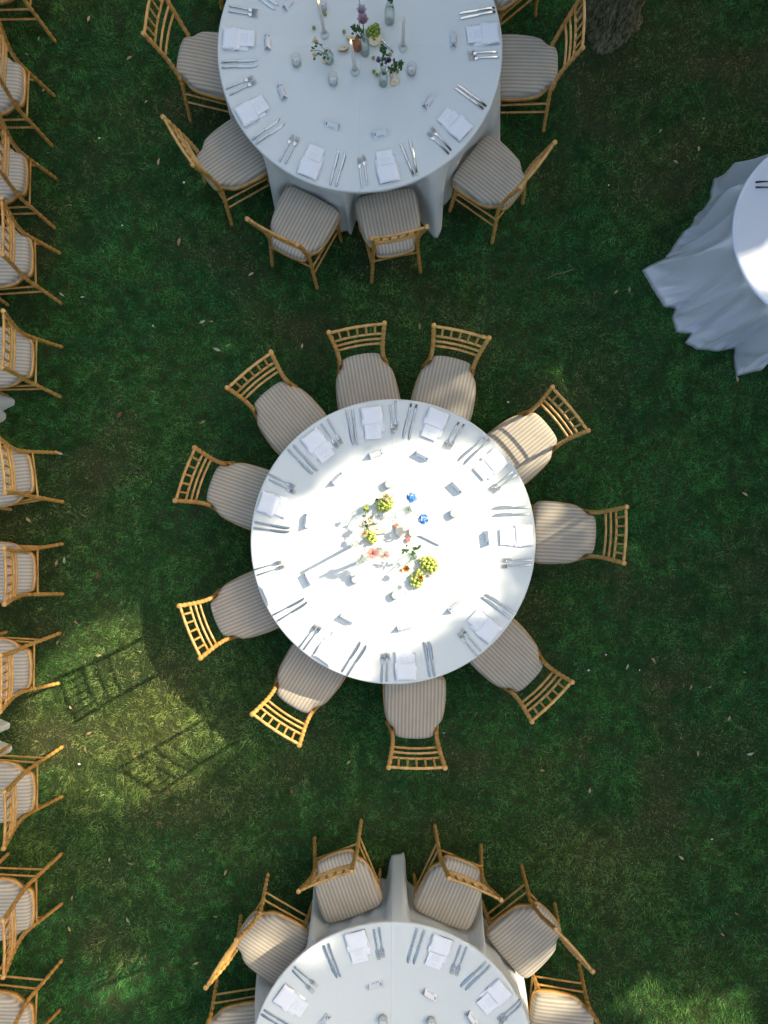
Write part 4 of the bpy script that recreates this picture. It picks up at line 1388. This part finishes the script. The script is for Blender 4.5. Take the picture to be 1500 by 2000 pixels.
vase(-0.028, 2.90, 'glass bottle vase holding purple flowers and green sprigs', 0.155, 0.030)
vase(-0.38, 3.047, 'round glass vase holding small cream flowers', 0.10, 0.036)
vase(0.013, 3.30, 'tall glass bottle vase at the top edge of the picture', 0.20, 0.033)

def stem_to(t, a, b, r=0.0016, sag=0.02, mat=None):
    a, b = Vector(a), Vector(b)
    m = MB(); m.tube(catmull([a, a.lerp(b, .5) + Vector((0, 0, sag)), b], 5), r, 5)
    m.build('stem', mat or M['stem'], t)

def blossom(name, lab, base, head, kind, mat, rad, group='flowers on the tables', seed=0, mat2=None, leaves=0):
    rr = random.Random(seed)
    t = thing(name, lab, 'flower', base, 0, group)
    hd = Vector(head) - Vector(base)
    stem_to(t, (0, 0, 0), hd, 0.0017)
    m = MB()
    up = hd.normalized() * 0.35 + Vector((0, 0, 0.9)); up.normalize()
    if kind == 'dahlia':
        for layer in range(6):
            el = 0.05 + layer * 0.24
            nP = 18 - layer * 2
            for k in range(nP):
                a = 2 * math.pi * k / nP + layer * .4 + rr.uniform(-.1, .1)
                d = Vector((math.cos(a) * math.cos(el), math.sin(a) * math.cos(el), math.sin(el)))
                m.petal(hd + d * rad * .08, d, Vector((-math.sin(a), math.cos(a), 0)), rad * rr.uniform(.8, 1.1) * (1 - layer * .07), rad * .20, 0.15)
    elif kind == 'hydrangea':
        for k in range(60):
            d = Vector((rr.gauss(0, 1), rr.gauss(0, 1), rr.gauss(0.25, 1))).normalized()
            c = hd + d * rad * rr.uniform(.65, 1.0)
            s1 = d.cross(Vector((rr.random(), rr.random(), rr.random()))).normalized(); s2 = d.cross(s1)
            for q in range(4):
                a = q * math.pi / 2
                dr = s1 * math.cos(a) + s2 * math.sin(a)
                m.petal(c, dr + d * .2, d.cross(dr), rad * .34, rad * .34, .1)
    elif kind == 'rose':
        for layer in range(5):
            nP = 6 - layer // 2
            el = 0.35 + layer * 0.25
            for k in range(nP):
                a = 2 * math.pi * k / nP + layer * .7
                d = Vector((math.cos(a) * math.cos(el), math.sin(a) * math.cos(el), math.sin(el)))
                m.petal(hd - Vector((0, 0, rad * .4)), d, Vector((-math.sin(a), math.cos(a), 0)), rad * (1.15 - layer * .1), rad * (1.0 - layer * .12), 0.35)
    else:
        for k in range(26):
            d = Vector((rr.gauss(0, 1), rr.gauss(0, 1), abs(rr.gauss(0, .8)))).normalized()
            m.petal(hd, d, d.cross(Vector((0.1, 0.2, 1))), rad * rr.uniform(.7, 1.1), rad * .4, .2)
    h = m.build('petals', mat, t)
    h['kind'] = 'stuff'
    if leaves:
        m = MB()
        for k in range(leaves):
            q = rr.uniform(.3, .95)
            p = hd * q + Vector((rr.uniform(-.02, .02), rr.uniform(-.02, .02), rr.uniform(-.01, .02)))
            a = rr.uniform(0, 6.28)
            m.petal(p, (math.cos(a), math.sin(a), rr.uniform(-.1, .5)), (-math.sin(a), math.cos(a), 0), rr.uniform(.022, .04), rr.uniform(.013, .022), .2)
        lf = m.build('leaf', M['leaf'], t); lf['kind'] = 'stuff'
    return t
Z = TABLE_Z
blossom('hydrangea', 'upper of the two blue flower heads on the centre table', (0.134, 0.150, Z + .06), (0.150, 0.222, .93), 'hydrangea', M['blue'], 0.032, seed=1)
blossom('hydrangea', 'lower right of the two blue flower heads on the centre table', (0.130, 0.154, Z + .06), (0.222, 0.088, .92), 'hydrangea', M['blue'], 0.032, seed=2)
blossom('dahlia', 'coral pink spiky dahlia, left of the pair', (-0.058, -0.112, Z + .05), (-0.092, -0.122, .955), 'dahlia', M['pink'], 0.046, seed=3)
blossom('dahlia', 'pale pink spiky dahlia, right of the pair', (-0.052, -0.112, Z + .05), (-0.018, -0.134, .95), 'dahlia', M['palepink'], 0.046, seed=4)
blossom('orange_flower', 'orange flower left of the green grapes on the centre table', (0.160, -0.145, Z + .07), (0.118, -0.222, .855), 'rose', M['orange'], 0.026, seed=5)
blossom('orange_flower', 'tiny orange bud at the far left of the orange flower', (0.158, -0.147, Z + .07), (0.083, -0.236, .845), 'small', M['orange'], 0.014, seed=6)
blossom('orange_flower', 'peach flower on the lower bunch of green grapes', (0.164, -0.147, Z + .07), (0.208, -0.278, .86), 'rose', M['orange'], 0.018, seed=61)
blossom('white_flower', 'white blossom under the big bunch of grapes', (0.166, -0.145, Z + .07), (0.252, -0.272, .825), 'rose', M['whitepetal'], 0.022, seed=7)
blossom('greenery', 'green leaf sprig left of the big grapes on the centre table', (0.160, -0.143, Z + .07), (0.098, -0.104, .90), 'small', M['leaf'], 0.016, seed=8, leaves=6)
blossom('white_flower', 'pale small blossom left of the halved pear on the centre table', (-0.130, 0.160, Z + .07), (-0.165, 0.045, .84), 'small', M['whitepetal'], 0.026, seed=9)
blossom('greenery', 'pale green flower in the vase by the grapes', (-0.132, 0.162, Z + .07), (-0.135, 0.160, .905), 'small', M['greenskin'], 0.022, seed=10, leaves=2)
blossom('white_flower', 'cream blossom hanging above the halved pear', (-0.128, 0.160, Z + .07), (-0.118, 0.075, .86), 'small', M['cream'], 0.026, seed=12)
blossom('cream_flower', 'feathery yellow flower spray above the pale grapes, centre table', (-0.128, 0.164, Z + .07), (-0.012, 0.232, .88), 'dahlia', M['cream'], 0.030, seed=71, leaves=5)
blossom('cream_flower', 'feathery yellow flower spray below the halved pear, centre table', (-0.134, 0.160, Z + .07), (-0.148, 0.000, .86), 'dahlia', M['cream'], 0.026, seed=72, leaves=4)
blossom('greenery', 'green stem with leaves curving over the big grapes', (0.163, -0.143, Z + .08), (0.175, -0.092, .93), 'small', M['leaf'], 0.014, seed=73, leaves=8)
blossom('rose', 'dusty pink rose in the tall bottle vase, upper table', (-0.145, 3.097, Z + .10), (-0.149, 3.112, 1.045), 'rose', M['rose'], 0.040, seed=13)
blossom('rose', 'pale mauve rose behind the dusty pink one', (-0.146, 3.099, Z + .10), (-0.157, 3.160, 1.06), 'rose', M['palerose'], 0.036, seed=14)
blossom('greenery', 'leafy green sprig left of the dusty roses', (-0.148, 3.096, Z + .12), (-0.205, 3.096, 1.0), 'small', M['leaf'], 0.022, seed=15, leaves=16)
blossom('greenery', 'dark green sprig topping the purple flowers, upper table', (-0.028, 2.90, Z + .09), (-0.031, 2.955, 1.03), 'small', M['leaf'], 0.026, seed=16, leaves=24)
blossom('purple_flower', 'left purple flower in the lower bottle vase', (-0.029, 2.90, Z + .09), (-0.056, 2.905, .985), 'rose', M['purple'], 0.020, seed=17)
blossom('purple_flower', 'right purple flower in the lower bottle vase', (-0.026, 2.90, Z + .09), (0.006, 2.905, .985), 'rose', M['purple'], 0.022, seed=18)
blossom('greenery', 'green sprig reaching right from the purple flowers', (-0.025, 2.90, Z + .09), (0.083, 2.894, .97), 'small', M['leaf'], 0.028, seed=19, leaves=22)
for i, (hx, hy, hz, rr_) in enumerate(((-0.452, 3.083, .90, .028), (-0.458, 3.0, .89, .02), (-0.40, 2.975, .86, .018), (-0.478, 3.035, .88, .012))):
    blossom('cream_flower', '%s small cream flower hanging from the round vase' % ('largest', 'second', 'lowest', 'tiniest')[i], (-0.38, 3.047, Z + .06), (hx, hy, hz), 'small', M['cream'], rr_, seed=30 + i, leaves=3)
blossom('greenery', 'leafy stems in the vase at the top edge', (0.013, 3.30, Z + .1), (0.02, 3.32, 1.04), 'small', M['leaf'], 0.035, seed=41, leaves=20)
m = MB(); m.tube(catmull([(0, 0, 0), (-.03, .03, .15), (-.02, .09, .22), (-.07, .13, .30)], 6), 0.0018, 5)
tw = m.build('curly_twig', M['leaf']); tw.location = (-0.147, 3.10, Z + .10)
tag(tw, 'thin dark curling twig rising behind the roses', 'twig')

def grape_bunch(lab, x, y, sx, sy, n, rot, r=0.0115, seed=1, lift=0.0, mat=None):
    rr = random.Random(seed)
    t = thing('grape_bunch', lab, 'grapes', (x, y, TABLE_Z + 0.001 + lift), rot, 'green grapes on the tables')
    m = MB()
    pts = []
    tries = 0
    while len(pts) < n and tries < 4000:
        tries += 1
        u, v = rr.uniform(-1, 1), rr.uniform(-1, 1)
        if u * u + v * v > 1: continue
        hmax = 0.032 * math.sqrt(max(0, 1 - u * u - v * v))
        p = (u * sx, v * sy * (1.1 - 0.35 * u), r + rr.uniform(0, 1) * hmax)
        if all((p[0]-q[0])**2 + (p[1]-q[1])**2 + (p[2]-q[2])**2 > (1.55 * r) ** 2 for q in pts):
            pts.append(p)
            m.sphere(p, r * rr.uniform(.88, 1.08), 1, 1, rr.uniform(1, 1.12), 9, 7)
    b = m.build('berries', mat or M['grape'], t); b['kind'] = 'stuff'
    m = MB(); m.tube(catmull([(-sx * .9, 0, .03), (-sx * 1.2, .006, .04), (-sx * 1.5, 0, .035)], 4), .0022, 5); m.build('stalk', M['twig'], t)
grape_bunch('bunch of pale green grapes near the upper votive, centre table', -0.022, 0.185, 0.060, 0.040, 40, R(230), 0.0108, 1)
grape_bunch('small bunch of yellow-green grapes under the halved pear, centre table', -0.110, -0.022, 0.045, 0.028, 22, R(110), 0.0105, 2)
grape_bunch('largest bunch of green grapes, right of the orange flower', 0.262, -0.195, 0.062, 0.042, 48, R(150), 0.0118, 3)
grape_bunch('hanging bunch of green grapes below the orange flower', 0.190, -0.290, 0.055, 0.034, 36, R(75), 0.0118, 4)
grape_bunch('bunch of green grapes beside the dusty roses, upper table', -0.088, 3.22, 0.045, 0.034, 28, R(60), 0.0115, 5, 0.012, M['grape_dark'])
gm = MB(); gm.sphere((0, 0, 0.0115), 0.0115, 1, 1, 1.0, 12, 9)
g0 = gm.build('loose_grape', M['grape_dark'])
gn = MB(); gn.tube([(0.010, 0, 0.013), (0.0135, 0, 0.0135)], 0.0012, 5); gn.build('stalk_end', M['twig'], g0)
for i, (x, y, lab) in enumerate(((-0.475, 3.255, 'leftmost loose green grape on the upper table'), (-0.28, 3.23, 'loose green grape alone left of the roses'), (-0.402, 3.341, 'loose green grape beside the left lit taper'),
                            (-0.091, 3.06, 'loose green grape left of the purple flowers'), (-0.088, 2.973, 'upper of two loose grapes left of the lower bottle vase'), (-0.068, 2.953, 'lower of two loose grapes left of the lower bottle vase'),
                            (0.063, 2.975, 'loose green grape beside the cut apple wedge'), (0.015, 3.083, 'loose green grape just above the purple flowers'), (0.049, 3.011, 'loose green grape below the green sprig'))):
    o = g0 if i == 0 else copy_tree(g0)
    o.location = (x, y, TABLE_Z + 0.001)
    o.rotation_euler = (0, 0, rng.uniform(0, 6))
    tag(o, lab, 'grape', 'loose green grapes on the upper table')

def half_fruit(name, lab, cat, x, y, rot, ln, w, skin, flesh, shape='pear', tilt=0.0, core=True, lift=0.0):
    """half a fruit lying on its rounded back, cut face up"""
    t = thing(name, lab, cat, (x, y, TABLE_Z + 0.001 + lift), rot, 'cut fruit on the tables')
    prof = []
    for i in range(15):
        q = i / 14
        if shape == 'pear':
            r = w / 2 * (math.sin(math.pi * min(q * 1.02, 1) ** 0.78) ** 0.75) * (1.0 if q < .45 else 1 - 0.38 * ((q - .45) / .55))
        else:
            r = w / 2 * math.sqrt(max(0, 1 - (2 * q - 1) ** 2))
        prof.append((max(r, 0.0006), (q - .5) * ln))
    top = max(p[0] for p in prof) * 0.85
    vs, fs = [], []
    segs = 10
    for r, x_ in prof:
        for k in range(segs + 1):
            a = math.pi + math.pi * k / segs
            vs.append((x_, r * math.cos(a), top + 0.85 * r * math.sin(a)))
    n = segs + 1
    for i in range(len(prof) - 1):
        for k in range(segs):
            fs.append((i * n + k, i * n + k + 1, (i + 1) * n + k + 1, (i + 1) * n + k))
    m = MB(); m.add(vs, fs); m.build('skin', skin, t)
    m = MB()
    up = [(x_, r, top + 0.0005) for r, x_ in prof] + [(x_, -r, top + 0.0005) for r, x_ in reversed(prof)]
    m.add(up + [(0, 0, top + 0.002)], [(i, (i + 1) % len(up), len(up)) for i in range(len(up))])
    fl = m.build('cut_face', flesh, t)
    if core:
        m = MB(); m.sphere((-ln * .12, 0, top + 0.001), w * .11, 1.5, .8, .35, 10, 6); m.build('core', M['seed'], fl)
    t.rotation_euler = (tilt, 0, rot)
    return t
half_fruit('pear_half', 'halved pale green pear in the middle of the centre table', 'pear', -0.052, 0.030, R(-10), 0.145, 0.058, M['greenskin'], M['paleflesh'], 'pear', R(14))
half_fruit('fig_half', 'upper left red fig half beside the peach, centre table', 'fig', 0.057, 0.052, R(30), 0.032, 0.028, M['figskin'], M['figflesh'], 'round', 0, False)
half_fruit('fig_half', 'lower red fig half beside the peach, centre table', 'fig', 0.132, -0.040, R(60), 0.036, 0.030, M['figskin'], M['figflesh'], 'round', 0, False)
half_fruit('peach_half', 'left cut peach half with creamy face, centre table', 'peach', 0.088, 0.016, R(110), 0.078, 0.064, M['peachskin'], M['paleflesh'], 'round', R(-10), False)
half_fruit('peach_half', 'right cut peach half with stone hollow, centre table', 'peach', 0.155, 0.010, R(95), 0.060, 0.046, M['peachskin'], M['paleflesh'], 'round', R(16))
half_fruit('pear_half', 'left brown-skinned pear slice, upper table', 'pear', -0.285, 3.112, R(200), 0.085, 0.045, M['brownskin'], M['flesh'], 'pear', R(20))
half_fruit('pear_half', 'upper left pear slice behind the red pear, upper table', 'pear', -0.238, 3.182, R(170), 0.075, 0.040, M['brownskin'], M['flesh'], 'pear', R(20))
half_fruit('pear_half', 'large pale pear half right of the bottle vase, upper table', 'pear', -0.075, 3.175, R(20), 0.105, 0.068, M['greenskin'], M['flesh'], 'pear', R(12))
half_fruit('apple_wedge', 'cut apple wedge lowest on the upper table', 'apple', 0.045, 2.915, R(35), 0.066, 0.036, M['brownskin'], M['flesh'], 'round', R(28))
half_fruit('apple_wedge', 'small red-skinned apple wedge beside the lower bottle vase', 'apple', 0.018, 2.966, R(80), 0.055, 0.030, M['peachskin'], M['flesh'], 'round', R(60), False, 0.006)
def whole_pear(lab, x, y, rot, skin):
    t = thing('red_pear', lab, 'pear', (x, y, TABLE_Z + 0.001), rot)
    prof = [(0.0006, 0), (0.018, .002), (0.028, .014), (0.030, .028), (0.025, .048), (0.016, .066), (0.012, .080), (0.0075, .088), (0.0006, .090)]
    m = MB(); m.lathe(prof, 18)
    m.v = [(z - .04, yy, .0295 + xx) for xx, yy, z in m.v]
    m.build('skin', skin, t)
    m = MB(); m.tube([(.048, 0, .0295), (.058, .002, .032), (.066, .005, .036)], .0017, 6); m.build('stalk', M['twig'], t)
whole_pear('red-brown pear leaning on the slices, upper table', -0.195, 3.135, R(95), M['brownskin'])

for (ax, ay, bx, by, lab) in ((0.198, -0.013, 0.33, -0.076, 'fruit knife lying right of the peaches, centre table'), (-0.063, 3.214, 0.033, 3.105, 'fruit knife lying right of the pale pear, upper table')):
    o = copy_tree(knife0)
    o.location = ((ax + bx) / 2, (ay + by) / 2, ZT)
    o.scale = (0.66, 0.66, 1)
    o.rotation_euler = (0, 0, math.atan2(ay - by, ax - bx))
    tag(o, lab, 'knife', 'fruit knives')

# ------------------------------------------------------------------ fallen leaves, petals, twig
def make_leaf_mesh(name, mat, seed):
    rr = random.Random(seed)
    m = MB()
    n = 7
    vs, fs = [], []
    for i in range(n):
        q = i / (n - 1)
        w = 0.36 * math.sin(math.pi * q ** 0.85) * (0.95 + rr.uniform(-.1, .1)) + 0.004
        z = 0.10 * math.sin(q * 3.0) + rr.uniform(0, .03)
        vs += [((q - .5), -w / 2, z + .09 * w), ((q - .5), 0, z), ((q - .5), w / 2, z + .12 * w)]
    for i in range(n - 1):
        a = i * 3
        fs += [(a, a + 3, a + 4, a + 1), (a + 1, a + 4, a + 5, a + 2)]
    m.add(vs, fs)
    m.tube([(-.72, 0.02, .03), (-.5, 0, .01)], .012, 5)
    return m.build(name, mat)
protos = {k: [make_leaf_mesh('fallen_leaf', M[k], s) for s in (1, 2)] for k in ('dry', 'rust', 'pale')}
LAB = {'dry': 'dry tan leaf lying on the lawn', 'rust': 'rust red-brown leaf lying on the lawn', 'pale': 'pale grey-green leaf lying on the lawn'}
usedp = set()
ANCH = [('the trunk', 1.655, 3.84), ('the satin-covered table', 2.849, 1.956)]
for key_, (x_, y_, a_) in CHAIRS.items():
    if key_[0] == 'l':
        i_ = int(key_[1:]) - 1
        ANCH.append(('the %s left-column chair' % ORD[i_], x_, y_))
    else:
        ANCH.append(("the %s chair, %s" % (clock(key_[0], x_, y_), {'c': 'centre table', 't': 'upper table', 'b': 'lower table'}[key_[0]]), x_, y_))
RANK = ['closest', 'second closest', 'third closest', 'fourth closest', 'fifth closest', 'sixth closest', 'seventh closest', 'eighth closest', 'ninth closest', 'tenth closest', 'eleventh closest', 'twelfth closest', 'thirteenth closest']
def ranked(p, peers):
    """(rank word, anchor name) that singles out p among its peers"""
    best = None
    for nm, ax_, ay_ in ANCH:
        d = math.hypot(p[0] - ax_, p[1] - ay_)
        rk = sum(1 for q in peers if math.hypot(q[0] - ax_, q[1] - ay_) < d - 1e-9)
        sc = rk + d * 0.8
        if rk < len(RANK) and (best is None or sc < best[0]):
            best = (sc, RANK[rk], nm)
    return best[1], best[2]
def leaf_kind(i):
    return 'rust' if i in RUST else 'pale' if i in PALE else 'dry'
RUST = {5, 14, 28, 29, 38, 48, 60, 61}
PALE = {1, 9, 10, 11, 24, 35, 40, 45, 57, 58}
for i, (x, y) in enumerate(LEAVES):
    k = 'rust' if i in RUST else 'pale' if i in PALE else 'dry'
    p = protos[k][i % 2]
    o = p if p.name not in usedp else p.copy()
    if p.name in usedp:
        COL.objects.link(o)
    usedp.add(p.name)
    s = rng.uniform(0.030, 0.055) if i not in (0, 1, 5, 6) else 0.062
    o.location = (x, y, 0.034)
    o.rotation_euler = (rng.uniform(-.3, .3), rng.uniform(-.3, .3), rng.uniform(0, 6.28))
    o.scale = (s, s * rng.uniform(.85, 1.25), s)
    rk, nm = ranked((x, y), [p_ for j_, p_ in enumerate(LEAVES) if leaf_kind(j_) == k])
    tag(o, '%s, %s to %s' % (LAB[k].split(' lying')[0] + ' on grass', rk, nm), 'leaf', LAB[k].split(' lying')[0] + ' on the lawn')
pm = MB()
pm.petal((-.5, 0, 0), (1, 0, .05), (0, 1, 0), 1.0, .75, .2)
p0 = pm.build('fallen_petal', M['whitepetal'])
PETALS = ((1.63, -0.905), (1.88, -1.02), (0.42, -1.49), (-1.75, 1.55), (-1.52, 2.62), (2.42, -2.28), (-2.30, -1.72), (1.50, -1.02), (0.9, 0.98), (-2.15, 2.95), (-1.98, 2.3), (2.36, 3.1), (1.65, 2.6))
for i, (px, py) in enumerate(PETALS):
    o = p0 if i == 0 else p0.copy()
    if i: COL.objects.link(o)
    s = rng.uniform(.014, .024)
    o.scale = (s, s, s); o.location = (px, py, .034); o.rotation_euler = (rng.uniform(-.4, .4), 0, rng.uniform(0, 6))
    rk, nm = ranked((px, py), PETALS)
    tag(o, 'tiny white petal on grass, %s to %s' % (rk, nm), 'petal', 'tiny white petals fallen on the lawn')
m = MB(); m.tube(catmull([(0, 0, 0), (.06, .035, .004), (.13, .05, 0), (.20, .075, .003)], 5), 0.0022, 5)
tw = m.build('twig', M['twig']); tw.location = (1.19, 1.90, .030)
tag(tw, 'thin bare grey twig on the lawn near the satin-covered table', 'twig')
